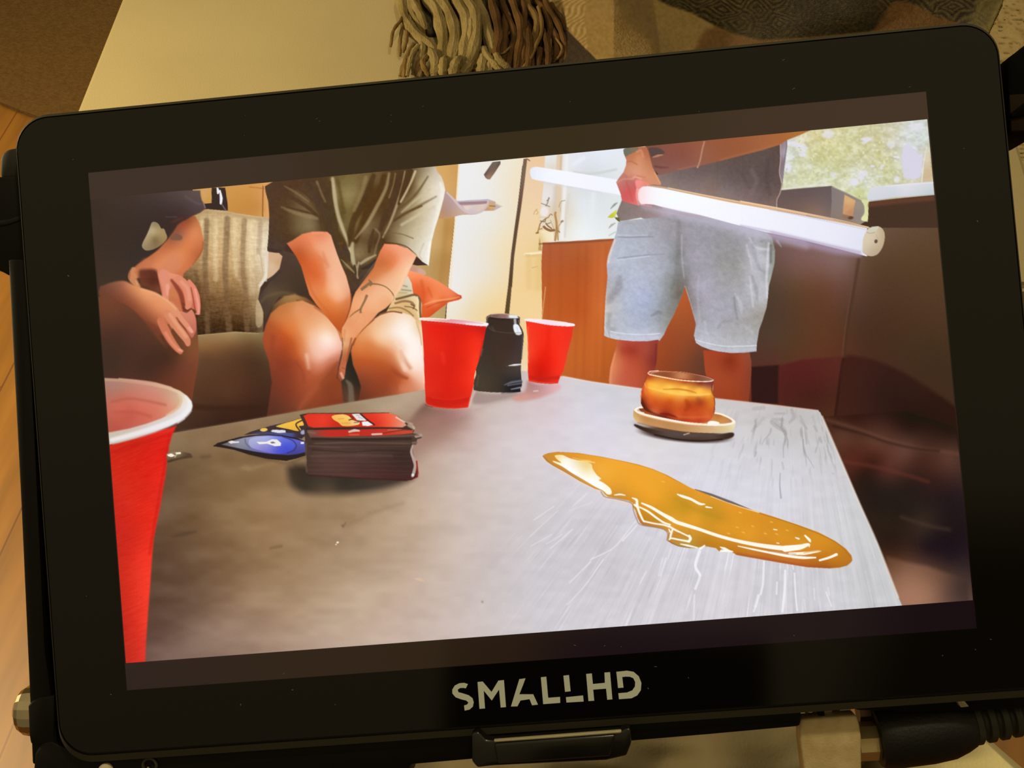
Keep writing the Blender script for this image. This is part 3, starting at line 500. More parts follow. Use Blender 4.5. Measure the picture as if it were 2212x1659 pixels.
    l1 = fill(P(120,600, 130,540, 150,460, 200,340, 280,270, 350,240, 500,215, 620,268, 720,340, 800,430, 860,510, 882,590, 885,680, 862,760, 840,860, 830,960, 880,980, 900,1060, 925,1190, 900,1300, 150,1400, 210,1000, 180,800, 140,680, sm=False, s=20), G((170,500,186,106,68),(260,380,216,146,96),(350,280,214,150,96),(450,300,236,168,118),(560,300,234,166,118),(620,330,238,172,124),(400,430,238,156,98),(350,500,232,140,82),(500,500,240,170,118),(650,480,244,186,144),(730,560,255,232,210),(760,620,255,226,214),(800,500,244,190,152),(830,620,250,206,186),(650,620,248,206,184),(600,700,240,184,156),(480,640,232,150,98),(450,740,214,126,80),(350,650,184,90,55),(250,560,192,102,66),(200,640,182,96,62),(250,750,152,72,46),(400,800,158,74,46),(490,850,192,106,72),(560,780,232,164,130),(680,780,240,180,156),(780,740,240,176,152),(700,880,214,140,110),(620,960,196,118,86),(560,1050,178,98,68),(300,900,138,64,42),(400,950,146,70,46),(420,1100,140,66,42),(300,1100,120,60,42),(480,1150,150,80,54),(700,1000,164,92,60),(800,900,162,86,54),(760,1050,140,68,40),(850,1100,146,74,46),(880,1170,132,64,40),(600,1180,150,76,48),(250,1250,96,52,38)))
    S([700,960, 620,1050, 540,1160, 480,1240], [30,60,60,40], (190,114,82), .5, 60, clip=l1); S([840,820, 760,920, 680,1010], 30, (140,70,42), .45, 50, clip=l1); S([620,280, 740,370, 830,480, 876,600], 18, (196,112,66), .5, 20, clip=l1); S([220,560, 210,700, 230,860], 40, (150,72,48), .5, 60, clip=l1); S([540,740, 560,860], 30, (250,206,184), .5, 50, clip=l1); S([440,800, 500,900, 520,1000], 26, (150,76,50), .5, 40, clip=l1)
    fill(P(880,700, 960,720, 1000,850, 1060,1000, 1050,1160, 1020,1220, 900,1220, 890,1180, 870,980, 880,900, sm=False, s=24), G((960,820,40,36,28),(1000,1000,44,38,30),(900,1080,84,60,44),(1030,1100,70,44,32),(890,1150,96,64,46)))
    S([925,985, 960,1040, 970,1180], [20,50,56], (120,102,84), .8, 30)
    l2 = fill(P(965,700, 985,620, 1020,550, 1080,480, 1160,410, 1260,345, 1350,318, 1450,330, 1540,360, 1600,420, 1640,520, 1655,700, 1668,860, 1680,1075, 1660,1250, 1000,1300, 1040,1160, 1062,1040, 1030,940, 985,830, sm=False, s=18), G((1060,600,238,164,108),(1150,500,240,180,130),(1260,420,240,190,148),(1350,380,244,206,172),(1450,420,252,232,216),(1540,460,252,236,222),(1380,520,252,232,216),(1480,560,255,246,238),(1580,600,255,242,234),(1250,560,246,206,170),(1620,480,236,204,160),(1600,750,255,238,230),(1500,740,255,236,222),(1420,660,244,200,168),(1300,640,240,182,136),(1150,640,234,156,100),(1040,700,230,146,90),(1080,780,214,124,78),(1200,760,220,136,86),(1330,740,228,154,108),(1400,780,234,170,128),(1480,860,246,206,178),(1580,880,250,218,200),(1600,980,240,180,150),(1500,950,226,148,110),(1400,900,190,106,70),(1300,830,206,122,80),(1200,860,190,104,66),(1100,900,176,96,62),(1080,960,146,78,50),(1200,980,160,80,50),(1320,1000,164,80,50),(1400,1000,190,106,70),(1440,1050,222,146,110),(1560,1060,228,160,126),(1300,1090,150,78,50),(1150,1080,136,66,42),(1060,1130,110,56,38)))
    S([1440,700, 1470,780, 1530,860], [20,50,40], (206,130,94), .5, 40, clip=l2); S([1360,880, 1420,930, 1500,960], [20,40,20], (160,80,48), .6, 36, clip=l2); S([1640,560, 1660,760, 1668,1000], 20, (248,214,196), .7, 20, clip=l2); S([1400,620, 1440,700, 1480,880], 30, (252,226,206), .4, 50, clip=l2); S([1380,960, 1400,1060], 24, (180,96,60), .5, 30, clip=l2)
    S([1240,350, 1350,322, 1450,335], 14, (136,84,50), .8, 14); S([1180,400, 1090,480, 1020,560, 985,640], 14, (156,80,44), .7, 16); S([1590,420, 1625,540, 1640,640], 14, (206,164,110), .6, 14)
    tone(np.maximum(l1, l2), [50, 70, 100, 122, 160, 186], [-3, -7, -22, -34, -26, 0], 1, (.6, 1, 1.05))
    # forearms
    Z3()
    a1 = fill(P(352,778, 420,742, 500,688, 600,664, 740,668, 775,700, 800,780, 830,870, 870,975, 920,1090, 955,1220, 968,1300, 955,1400, 930,1470, 900,1560, 872,1640, 800,1560, 720,1460, 640,1370, 570,1270, 530,1140, 490,1000, 440,900, 390,830, sm=False, s=12), G((420,790,216,122,82),(460,840,198,98,58),(560,720,240,150,112),(680,710,236,150,114),(740,800,240,170,132),(620,830,238,158,118),(520,900,204,100,56),(560,1000,214,104,54),(640,950,228,126,78),(720,900,240,168,130),(800,960,242,180,142),(720,1010,236,156,116),(650,1080,222,110,62),(580,1130,222,118,66),(780,1080,244,182,144),(860,1080,242,182,144),(700,1180,236,144,96),(620,1220,232,144,96),(800,1200,248,190,150),(900,1200,240,178,142),(860,1290,244,180,138),(750,1300,236,150,96),(680,1350,228,136,80),(920,1320,226,146,102),(840,1400,226,136,80),(760,1440,214,112,58),(900,1440,206,112,62),(840,1540,196,96,46)))
    S([700,860, 720,930, 760,1000], [14,36,14], (214,128,92), .3, 40, clip=a1); S([660,900, 730,980, 740,1010], 16, (212,130,98), .22, 30, clip=a1); S([500,990, 560,1140, 620,1280, 760,1450], 20, (206,110,66), .5, 24, clip=a1); S([600,680, 690,672], 20, (244,160,126), .6, 16, clip=a1)
    a2 = fill(P(1245,850, 1285,782, 1400,788, 1500,824, 1592,896, 1560,965, 1520,1040, 1495,1110, 1450,1200, 1400,1270, 1365,1330, 1300,1395, 1210,1450, 1140,1530, 1070,1600, 1020,1680, 860,1680, 880,1590, 930,1490, 960,1400, 985,1300, 1010,1240, 1070,1160, 1130,1080, 1180,1010, 1215,920, sm=False, s=10), G((1290,830,240,148,112),(1400,840,244,160,124),(1520,880,246,170,132),(1250,950,206,118,72),(1300,980,212,124,78),(1400,950,240,150,106),(1500,980,248,196,158),(1330,1030,232,150,104),(1430,1060,246,190,148),(1240,1040,220,140,94),(1170,1080,212,132,86),(1200,1150,230,160,112),(1330,1130,242,180,138),(1440,1150,246,196,156),(1100,1220,232,160,114),(1230,1240,244,184,142),(1340,1240,246,190,146),(1060,1320,240,170,122),(1180,1340,244,182,138),(1300,1340,238,170,122),(1000,1400,240,166,116),(1120,1440,238,164,114),(980,1520,232,152,100),(1060,1540,234,154,102),(920,1620,226,146,96)))
    tt = (128,108,80)
    for path, w in [([1060,1210, 1110,1180, 1150,1150, 1120,1190], [10,24,20,8]), ([1070,1220, 1110,1190], 20), ([1140,1130, 1165,1160, 1150,1180], 16), ([1130,1170, 1180,1165, 1240,1172, 1300,1195, 1350,1240, 1378,1290, 1370,1320], [12,16,12,10,10,12,10]), ([1115,1280, 1095,1330, 1060,1400, 1055,1440, 1020,1500, 1000,1540, 985,1550], [26,20,20,18,18,18,12]), ([1055,1405, 1000,1440, 960,1480, 965,1510, 1000,1545], [14,12,12,10,10]), ([1060,1440, 1095,1480, 1100,1530, 1080,1560, 1060,1540], [12,14,14,12,8])]:
        S(path, w, tt, .8, 9, clip=a2)
    S([1200,940, 1170,1030, 1080,1150], 16, (188,108,66), .5, 18, clip=a2); S([1500,1020, 1440,1180, 1370,1310], 24, (250,208,170), .6, 24, clip=a2); S([965,1260, 960,1380, 920,1500, 875,1600], 12, (170,80,44), .7, 12)
    tone(np.maximum(a1, a2), [60, 110, 146, 165], [-3, -6, -14, 0], 1, (.4, 1, 1.4))
    Z4()
    hn = fill(P(880,480, 930,400, 1000,340, 1230,330, 1180,390, 1090,480, 1010,560, 970,640, 950,720, 930,790, 915,860, 908,930, 888,975, 860,995, 838,960, 840,900, 862,820, 880,740, 890,640, sm=False, s=10), G((950,450,232,154,104),(1050,420,238,164,116),(930,540,238,170,120),(960,600,234,158,106),(910,640,240,176,126),(930,700,206,124,80),(900,760,190,104,66),(880,830,196,104,66),(890,900,206,112,76),(860,960,150,76,50)), .95)
    S([872,915, 890,955], 26, (236,170,146), .8, 16); S([970,580, 945,700, 925,800], 16, (150,78,46), .7, 16); S([850,870, 840,950, 860,990], 14, (120,58,36), .7, 14); S([880,860, 905,870], 10, (150,76,50), .7, 10); S([905,500, 900,600], 20, (214,128,80), .5, 22)
    # ---- standing person with the light tube
    Z7(); own('person_right')
    st = fill(P(800,515, 1000,470, 1200,432, 1400,385, 1600,330, 1800,280, 1960,232, 2036,150, 2036,240, 2012,430, 1990,620, 1968,690, 1945,760, 1938,850, 1960,1000, 800,1000, 640,930, 440,966, 405,890, 455,765, 600,700, sm=False, s=10), G((850,560,136,116,110),(1000,560,122,106,104),(1200,480,110,92,90),(1200,620,130,112,110),(1400,450,104,88,84),(1500,560,104,90,90),(1600,420,96,80,76),(1700,560,100,84,80),(1800,350,96,80,76),(1900,300,92,74,70),(1880,500,92,76,74),(1850,700,106,88,84),(1700,700,118,100,98),(1450,700,132,116,112),(1600,720,128,108,106),(1900,800,124,102,96),(1000,640,136,118,112),(1300,690,140,116,106),(500,850,136,120,116),(450,920,134,118,112),(650,870,146,126,124),(800,880,160,140,144),(900,860,176,160,172),(600,930,146,128,124)))
    S([1700,480, 1740,580, 1700,700], 40, (124,108,110), .5, 50, clip=st); S([1860,380, 1840,560, 1870,700], 36, (84,68,66), .5, 46, clip=st); S([1600,500, 1680,640], 30, (86,72,72), .35, 40, clip=st); grain(st, 5, 5, 5, 0, 21)
    fill(P(1968,240, 2034,150, 2036,240, 2012,430, 1992,600, 1975,600, 1962,480, 1970,340, sm=False, s=8), G((1990,260,150,130,136),(2010,300,176,166,180),(1985,400,130,112,116),(1995,500,140,126,134)), 1); S([1972,225, 1974,380, 1962,500, 1985,600, 1970,690, 1940,760, 1936,840], 10, (190,166,156), .8, 8)
    S([2028,190, 2030,250, 2010,400], 12, (120,110,130), .7, 12)
    ar = fill(P(680,240, 1240,150, 2250,60, 2250,100, 2160,140, 2030,192, 1960,235, 1800,285, 1600,335, 1400,388, 1200,436, 1000,478, 900,505, 815,525, 760,470, 720,370, 690,290, sm=False, s=10), G((760,330,150,98,84),(900,300,160,100,88),(900,400,158,102,92),(830,480,158,112,104),(1000,460,164,112,100),(1050,350,160,98,84),(1200,300,172,110,88),(1150,420,166,110,96),(1400,320,172,106,78),(1600,260,176,108,76),(1800,220,184,116,80),(2000,170,192,120,72),(2140,120,196,130,74)))
    S([1245,205, 1225,280, 1205,380, 1180,450], 14, (214,164,140), .8, 10); S([1400,380, 1700,300, 1960,225], 24, (196,124,88), .5, 24, clip=ar); S([1000,470, 1200,430], 20, (196,130,104), .4, 20, clip=ar)
    fill(P(715,265, 800,262, 862,300, 850,322, 790,335, 745,350, 725,320, s=10), (112,88,84)); S([755,352, 800,338, 845,330], [10,22,10], (214,150,128), .9, 10); S([775,440, 830,450, 900,450], [20,24,10], (136,80,74), .7, 16)
    CV.img += ar[..., None]*np.array((-22, -18, -18))
    # hand gripping the tube
    ha = fill(P(470,285, 520,255, 690,250, 712,300, 730,370, 752,450, 790,520, 832,600, 828,620, 760,612, 660,630, 620,700, 600,780, 620,815, 540,795, 465,770, 440,690, 402,592, 430,550, 470,500, 496,430, 500,380, 480,330, sm=False, s=8), G((600,300,190,118,80),(560,370,196,124,88),(620,350,216,142,104),(680,330,184,112,78),(540,450,212,146,116),(640,440,212,146,112),(700,450,204,134,98),(500,510,206,138,110),(600,520,222,152,124),(720,560,214,146,112),(790,590,212,144,108),(440,590,196,124,112),(520,600,192,112,104),(570,580,196,110,106),(480,680,204,96,96),(560,680,208,94,92),(600,700,222,110,108),(520,770,214,100,98),(580,790,226,116,116)))
    fill(P(478,270, 600,258, 610,290, 540,320, 490,345, s=8), G((500,300,112,112,96),(580,280,132,112,92)))
    S([600,300, 640,290, 660,350], 20, (224,150,116), .6, 20, clip=ha); S([505,400, 540,390, 600,420], 14, (176,106,74), .6, 16, clip=ha); S([560,555, 590,540, 640,560], 18, (232,166,142), .8, 14); S([600,530, 680,545], 10, (196,120,90), .6, 10)
    fill(P(585,585, 620,570, 690,590, 720,615, 660,632, 625,680, 605,690, s=14), G((620,600,244,146,140),(690,610,232,140,120)))
    S([770,500, 820,600], 10, (228,164,132), .7, 10); S([432,560, 410,600, 445,690, 460,760], 10, (176,90,84), .6, 10); S([415,595, 470,565, 570,560], 14, (214,146,118), .6, 12)
    D(560,660, 60,50, (190,84,84), .5, 0, 1)
    # shorts and legs
    A2()
    l3 = fill(P(205,270, 745,270, 745,320, 728,560, 700,680, 610,700, 530,920, 100,860, 92,820, 112,640, 150,500, 190,370, sm=False, s=8), G((150,600,222,132,88),(120,780,216,130,92),(185,430,206,116,74),(260,420,176,72,48),(400,330,178,70,54),(400,400,158,54,38),(600,400,166,72,56),(300,500,190,84,58),(500,550,178,74,50),(690,400,146,56,46),(690,560,130,48,40),(300,700,196,92,64),(450,750,190,84,56),(550,680,174,74,48),(220,820,198,102,72),(400,860,190,86,60)))
    S([200,370, 215,600, 205,840], 12, (200,104,74), .5, 12); S([175,450, 130,650, 118,840], 20, (238,156,112), .5, 24, clip=l3); S([720,330, 712,600], 20, (112,44,44), .6, 24, clip=l3)
    fill(P(1345,410, 1960,430, 1985,560, 1985,700, 1970,900, 1950,1095, 1480,1080, 1480,820, 1380,740, 1362,620, sm=False, s=8), G((1420,480,184,76,44),(1600,470,176,70,42),(1700,550,150,54,28),(1850,520,176,76,46),(1900,480,164,80,54),(1450,600,178,78,44),(1550,700,180,78,44),(1700,800,176,76,44),(1900,700,170,74,46),(1950,700,150,70,48),(1600,1000,174,72,38),(1800,950,172,72,38),(1930,950,156,68,44)))
    CV.img += (np.clip((CV.X-1500)/20, 0, 1)*np.clip((CV.Y-735)/10, 0, 1)*np.clip((1645-CV.X)/10, 0, 1)*(CV.own == CUR[0]))[..., None]*np.array((-16, -9, -6))
    A1()
    sg = fill(P(420,180, 440,165, 830,130, 940,100, 1200,130, 1500,170, 1830,262, 1892,320, 1922,450, 1916,570, 1880,720, 1862,780, 1852,900, 1840,990, 1800,1120, 1770,1200, 1748,1330, 1742,1412, 1620,1424, 1500,1427, 1380,1412, 1300,1395, 1220,1365, 1165,1330, 1146,1260, 1165,1150, 1140,1060, 1110,950, 1080,860, 1060,790, 1040,860, 960,1050, 890,1180, 860,1250, 815,1312, 806,1300, 700,1314, 560,1314, 470,1305, 400,1297, 330,1280, 288,1262, 290,1180, 296,1020, 302,900, 320,700, 312,580, 325,500, 350,430, 375,360, 405,270, sm=False, s=7), G((500,220,176,178,188),(700,180,170,170,178),(850,200,160,156,164),(950,250,156,150,156),(450,400,184,190,206),(650,400,176,180,192),(850,400,166,166,176),(930,450,158,158,166),(400,600,186,190,204),(600,600,182,186,202),(800,600,174,176,190),(920,620,160,164,172),(380,800,176,176,184),(500,760,184,190,208),(700,760,178,182,202),(860,760,160,164,170),(500,960,180,188,206),(700,950,172,180,206),(880,930,146,150,152),(960,860,128,126,122),(1000,700,120,116,110),(1010,480,122,120,118),(1020,850,106,92,78),(930,1050,136,130,124),(860,1150,150,152,152),(400,1150,184,186,196),(600,1150,176,182,202),(780,1180,174,178,190),(330,1000,198,192,190),(320,1200,196,196,200),(500,1280,198,202,216),(700,1285,198,198,214),(1100,250,160,156,166),(1080,500,166,162,174),(1250,300,158,154,164),(1250,600,164,160,170),(1400,350,152,150,154),(1450,550,152,150,150),(1600,400,156,154,158),(1600,550,160,158,158),(1750,450,190,188,198),(1830,550,194,194,204),(1650,280,170,168,178),(1150,800,170,166,180),(1300,800,170,166,178),(1500,750,160,158,160),(1700,750,182,180,188),(1800,850,196,196,204),(1300,1000,170,168,180),(1500,1050,168,166,174),(1650,1000,172,170,174),(1790,1050,160,154,146),(1250,1200,176,176,186),(1500,1220,170,168,170),(1680,1200,168,166,166),(1200,1310,192,194,204),(1450,1370,188,188,196),(1680,1385,186,186,194),(1890,450,140,140,130),(1885,620,150,150,144)))
    for path, w, c, a, so_ in [([420,318, 520,322, 640,318, 760,316], [10,14,12,8], (140,140,156), .7, 10), ([420,300, 560,304, 700,300], 10, (204,208,222), .5, 10), ([420,522, 560,505, 700,490, 860,482], [10,14,12,8], (146,148,162), .7, 12), ([410,540, 560,522, 720,502], 10, (208,214,228), .6, 10),
        ([1000,180, 1000,350, 990,550, 985,750], [40,44,50,60], (126,124,124), .55, 46), ([1030,300, 1030,500, 1050,700], 14, (190,186,194), .5, 18), ([940,250, 930,600, 880,900, 830,1200], 40, (150,152,158), .4, 60),
        ([440,700, 420,800, 340,920], [40,80,60], (140,136,144), .5, 50), ([340,1060, 330,1180, 380,1200], 40, (150,150,150), .5, 40), ([740,1070, 800,1040, 830,1040], [20,36,20], (126,124,130), .6, 26), ([350,1220, 440,1238, 560,1248, 700,1250, 820,1240], 10, (222,226,236), .8, 8), ([340,1262, 500,1285, 680,1288, 800,1278], 24, (202,206,222), .5, 16), ([330,1222, 345,1290], 12, (160,160,166), .6, 10),
        ([1160,1300, 1280,1335, 1440,1362, 1600,1362, 1740,1355], 10, (220,222,230), .8, 8), ([1200,1345, 1400,1395, 1600,1400, 1735,1390], 22, (196,198,208), .5, 16), ([1680,330, 1740,420, 1860,440], [10,30,14], (212,212,222), .7, 30), ([1700,300, 1720,450, 1760,600, 1820,660], [16,40,30,14], (160,160,168), .6, 36), ([1650,400, 1690,550, 1700,620], 20, (206,206,212), .6, 24), ([1790,360, 1820,350], 24, (140,138,150), .7, 16), ([1860,380, 1850,560, 1840,720, 1845,900], [24,30,24,16], (214,214,222), .7, 20), ([1900,460, 1880,600, 1860,740], 22, (160,164,158), .7, 18), ([1880,400, 1880,560], 26, (112,108,104), .6, 22),
        ([1700,690, 1740,820, 1750,920], [14,40,16], (150,150,156), .6, 28), ([1680,700, 1700,880, 1710,980], 20, (206,206,212), .6, 22), ([1540,860, 1590,960, 1600,1040], [14,40,20], (196,196,204), .6, 26), ([1530,900, 1540,1000, 1560,1100], 20, (132,132,138), .6, 24), ([1380,1180, 1420,1130, 1500,1120], 26, (146,144,148), .5, 26), ([1450,600, 1540,640, 1580,760], 70, (150,150,146), .4, 80), ([1190,700, 1180,900, 1200,1100, 1180,1200], 20, (192,188,200), .4, 30), ([1250,1130, 1270,1240, 1280,1290], 26, (190,190,200), .5, 26), ([1640,1180, 1700,1230], 30, (190,188,190), .5, 26), ([310,640, 300,900, 292,1200], 14, (214,208,206), .7, 12), ([390,350, 350,450, 325,560], 26, (224,212,206), .8, 20), ([1060,790, 1110,950, 1160,1150], 10, (200,196,200), .6, 10)]:
        S(path, w, c, a, so_, clip=sg)
    own('person_right'); grain(sg, 8, 9, 7, 20, 31); grain(sg, 5, 3, 3, 0, 32); 
    # green leaf beside the hip
    own('leaf_plant'); fill(P(318,132, 350,100, 410,55, 405,90, 390,130, 360,138, sm=False, s=6), G((350,115,200,196,60),(400,75,216,216,70))); fill(P(388,132, 430,130, 440,168, 425,172, 400,150, sm=False, s=5), (110,98,52)); S([350,48, 385,12, 412,-8], [8,22,10], (140,140,128), .8, 8); S([335,232, 360,205, 395,185], [10,22,8], (164,164,150), .8, 8); S([335,305, 395,270], 12, (190,192,180), .7, 10)
    # ---- light tube
    own('light_tube'); Z7()
    S([660,830, 1000,905, 1500,1020, 1860,1110, 2212,1195], [16,50,70,70,60], (204,198,222), .5, 90, o=False)
    Z6()
    tb = fill(P(1352,290, 1358,250, 1385,230, 1430,222, 1480,230, 1800,278, 2212,346, 2400,378, 2470,400, 2470,580, 2400,552, 2212,520, 1800,450, 1500,395, 1420,380, 1378,366, 1360,330, sm=False, s=12), G((1380,300,232,234,246),(1500,310,244,246,255),(1900,390,246,247,255),(2200,440,244,246,255)))
    S([1500,405, 1800,462, 2212,535], 20, (214,212,228), .5, 24); S([1345,290, 1352,340, 1385,385], 12, (220,206,190), .6, 14)
    own('person_right'); Z7(); fill(P(470,500, 500,520, 560,600, 600,700, 600,780, 540,795, 465,770, 440,690, 402,592, 430,550, sm=False, s=8), G((440,590,196,124,112),(520,600,192,112,104),(570,620,200,106,102),(480,680,206,96,96),(560,690,210,92,90),(520,770,214,98,96),(590,770,226,112,112))); S([500,590, 530,680, 560,770], 16, (188,84,86), .5, 20); S([415,595, 470,562, 560,560], 14, (216,148,120), .7, 12)
    own('light_tube')
    t2 = fill(P(610,700, 622,660, 650,636, 700,628, 850,650, 1200,722, 1500,782, 1938,862, 2212,912, 2500,968, 2800,1030, 2800,1300, 2212,1150, 1860,1075, 1500,985, 1200,905, 1000,865, 850,830, 760,805, 690,800, 640,806, 612,760, sm=False, s=8), G((640,720,255,214,216),(690,720,248,246,252),(800,720,250,250,255),(1200,820,248,250,255),(1600,900,246,246,255),(2000,980,240,240,252),(2212,1030,236,236,250)))
    S([605,660, 600,720, 620,800], 22, (255,176,176), .7, 22); S([640,806, 690,815, 740,822], 16, (240,150,160), .6, 14)
    S([700,624, 850,642, 1200,712, 1500,772, 1938,850, 2212,900], [8,12,20,26,22,22], (226,176,126), .9, 10); S([900,645, 1300,725, 1700,800, 2212,898], 8, (250,226,186), .7, 7)
    S([850,838, 1200,915, 1500,998, 1860,1090, 2212,1165], 18, (196,188,214), .55, 26)
    Z8(); gl = fill(P(0,925, 300,985, 700,1065, 1000,1128, 1310,1192, 1290,1230, 1270,1300, 1260,1412, 1000,1355, 700,1285, 300,1190, 0,1120, sm=False, s=8), G((100,1030,244,244,255),(600,1150,238,238,250),(1000,1240,234,234,248),(1250,1300,226,226,242)))
    S([0,895, 300,950, 700,1030, 1000,1095, 1330,1165], [26,24,20,18,14], (230,184,140), .95, 10); S([0,890, 370,955, 700,1018, 1050,1090, 1330,1158], 8, (250,226,190), .8, 7); S([300,975, 700,1055, 1000,1118, 1310,1185], 12, (206,202,206), .7, 10)
    own('dark_cabinet'); S([330,1230, 700,1330, 1000,1400, 1230,1440], [40,70,70,40], (168,148,176), .75, 80, o=False); S([0,1140, 300,1200, 700,1295, 1000,1365, 1240,1415], 18, (190,180,208), .7, 26, o=False); S([380,1300, 420,1360], [24,10], (176,160,176), .7, 20)
    own('light_tube')
    fill(P(1310,1192, 1345,1165, 1395,1150, 1440,1152, 1480,1185, 1497,1240, 1490,1310, 1468,1375, 1425,1435, 1370,1458, 1310,1450, 1262,1412, 1262,1330, 1280,1250, s=6), G((1340,1300,214,198,172),(1420,1230,208,190,162),(1450,1320,196,176,146),(1380,1420,190,170,142),(1300,1400,206,190,166),(1480,1220,190,170,134)))
    fill(P(1315,1195, 1350,1160, 1425,1150, 1430,1165, 1400,1200, 1350,1214, s=6), (206,206,184)); S([1312,1212, 1350,1222, 1390,1210], 8, (160,146,126), .6, 8); D(1405,1305, 20,24, (96,72,58), .95, 10, .4); S([1410,1240, 1430,1290], 10, (170,150,122), .4, 12); S([1266,1300, 1262,1400], 10, (230,226,224), .7, 8)
def paint_table():
    PH(); own('table_top')
    tm = P(180,985, 300,951, 371,936, 540,907, 690,880, 860,852, 915,842, 1000,822, 1080,808, 1128,801, 1170,806, 1216,813, 1280,825, 1386,840, 1544,861, 1660,874, 1767,887, 1772,891, 1776,900, 1817,995, 1857,1088, 1896,1176, 1934,1275, 1965,1345, 1965,1500, 180,1500, sm=False, s=2)
    t = fill(tm, G((380,950,128,106,80),(450,930,132,108,82),(560,912,146,120,92),(700,885,158,134,104),(820,866,172,148,122),(890,860,182,158,134),(400,1000,106,84,62),(470,1010,120,96,68),(560,1020,132,104,74),(380,1060,100,76,58),(450,1080,116,92,64),(560,1100,142,112,78),(360,1150,92,70,54),(430,1180,104,80,60),(520,1180,128,100,72),(340,1280,88,66,56),(420,1280,104,82,68),(520,1280,140,112,88),(330,1390,92,70,64),(420,1380,116,94,84),(540,1370,150,124,108),
        (640,1080,144,114,82),(640,1180,156,126,94),(640,1300,170,142,114),(680,1360,180,154,132),(760,1100,166,138,106),(760,1200,174,146,118),(800,1320,192,168,146),(850,1100,184,158,130),(860,1200,186,160,136),(850,1350,196,172,156),(920,1050,192,168,150),(930,940,180,150,132),(940,1000,196,172,158),(920,900,150,116,100),(960,1150,202,182,168),(960,1320,204,186,176),(1000,1000,206,188,180),(1050,1080,208,194,188),(1060,1200,204,192,190),(1080,1320,206,196,196),
        (1000,930,190,158,150),(1050,900,206,188,182),(1100,950,214,202,204),(1150,1050,212,204,206),(1150,1200,206,200,204),(1180,1300,206,202,208),(1100,870,206,192,188),(1180,870,216,196,200),(1240,850,214,208,214),(1300,900,218,214,226),(1250,950,220,214,222),(1330,860,210,208,216),(1400,960,222,216,218),(1350,1020,224,218,228),(1300,1150,206,202,208),(1350,1250,204,200,206),(1450,1330,212,208,214),(1500,1040,218,216,226),(1560,1000,218,216,224),(1650,960,208,206,208),(1620,900,204,198,198),(1720,920,198,194,194),(1760,960,202,200,200),(1700,1030,216,214,222),(1800,1040,208,206,210),(1750,1090,214,212,218),(1850,1150,206,206,208),(1600,1260,212,208,214),(1700,1260,208,206,210),(1800,1250,206,204,208),(1880,1250,202,202,204),(1750,1310,210,208,214),(1900,1300,204,204,206),(1350,1340,214,210,216), p=1.5))
    CV.img += (t*np.clip((700-CV.X)/250, 0, 1))[..., None]*np.array((11, 7, 2))
    # wood grain running toward the far edge
    vx, vy = 1705., 560.
    X, Y = CV.X, CV.Y
    an = np.arctan2(X-vx, Y-vy); r = np.hypot(X-vx, Y-vy)
    right = np.clip((X-1020)/350, 0, 1)*t*np.clip((Y-960)/200, 0, 1); left = np.clip((1150-X)/400, 0, 1)*t
    def streak(na, nr, seed): return noise2(an*na, r/nr, seed)
    g1 = streak(150, 130, 3); g2 = streak(330, 70, 5); g3 = streak(70, 220, 8)
    CV.img += ((g1-.5)*8+(g2-.5)*7+(g3-.5)*9)[..., None]*right[..., None]*np.array((1, 1, 1.02))
    hl = np.clip((streak(230, 95, 11)-.79)*6, 0, 1)*np.clip((streak(60, 60, 12)-.35)*3, 0, 1)*right*np.clip((r-480)/160, 0, 1)
    CV.img += (hl*22)[..., None]
    dkk = np.clip((streak(260, 60, 15)-.8)*6, 0, 1)*np.clip((streak(80, 40, 16)-.4)*3, 0, 1)*right
    CV.img -= (dkk*13)[..., None]
    far = t*np.clip((X-1500)/150, 0, 1)*np.clip((1080-Y)/120, 0, 1)
    CV.img -= (np.clip((streak(120, 22, 21)-.56)*4, 0, 1)*far*np.clip((streak(40, 60, 22)-.4)*3, 0, 1)*26)[..., None]*np.array((1, 1.04, 1.0))
    CV.img += ((noise2(X/70., Y/26., 31)-.5)*14*left)[..., None]; CV.img += ((noise2(X/26., Y/12., 33)-.5)*7*t)[..., None]
    CV.img += ((streak(26, 300, 41)-.5)*12*left)[..., None]
    A5()
    for p, w, a in [([1030,820, 900,990, 800,1090, 600,1190], 12, .7), ([1230,690, 900,1130, 560,1420], 8, .0), ([720,1190, 560,1420, 380,1620], 12, .6), ([1640,1090, 1600,1250, 1650,1340], 24, .85), ([1290,1180, 1250,1340], 18, .5), ([430,900, 220,1080], 12, .6), ([600,1210, 400,1410], 14, .6), ([250,680, 60,810], 10, .6), ([290,720, 20,970], 8, .5), ([2200,1530, 2170,1640], 20, .7), ([560,560, 430,680], 10, .5), ([620,640, 400,720], 8, .4), ([330,950, 180,1040], 10, .5), ([800,1100, 640,1300], 8, .5), ([1370,1080, 1340,1180], 12, .5), ([860,860, 740,1040], 8, .4), ([230,950, 30,1060], 10, .5)]:
        if a: S(p, w, (240,238,246), a*.8, 7)
    A6()
    for p, w, a in [([1515,735, 1510,900, 1490,1110], 22, .9), ([1320,650, 1310,850, 1290,950], 20, .8), ([1275,960, 1250,1050, 1225,1110], 16, .75), ([1600,760, 1610,950, 1625,1100], 16, .8), ([1440,840, 1435,950], 16, .7), ([1910,890, 1920,960], 10, .5), ([1890,930, 1940,1060], 12, .6), ([730,560, 690,690, 730,780, 690,900], 24, .8), ([420,620, 370,780], 16, .5), ([240,740, 180,850], 12, .5), ([680,960, 675,1180], 16, .5), ([1580,660, 1590,720], 14, .6), ([1780,900, 1785,1000], 10, .5), ([1690,1000, 1700,1090], 10, .4), ([150,320, 20,460], 12, .7)]:
        S(p, w, (246,245,250), a*.85, 8)
    A4()
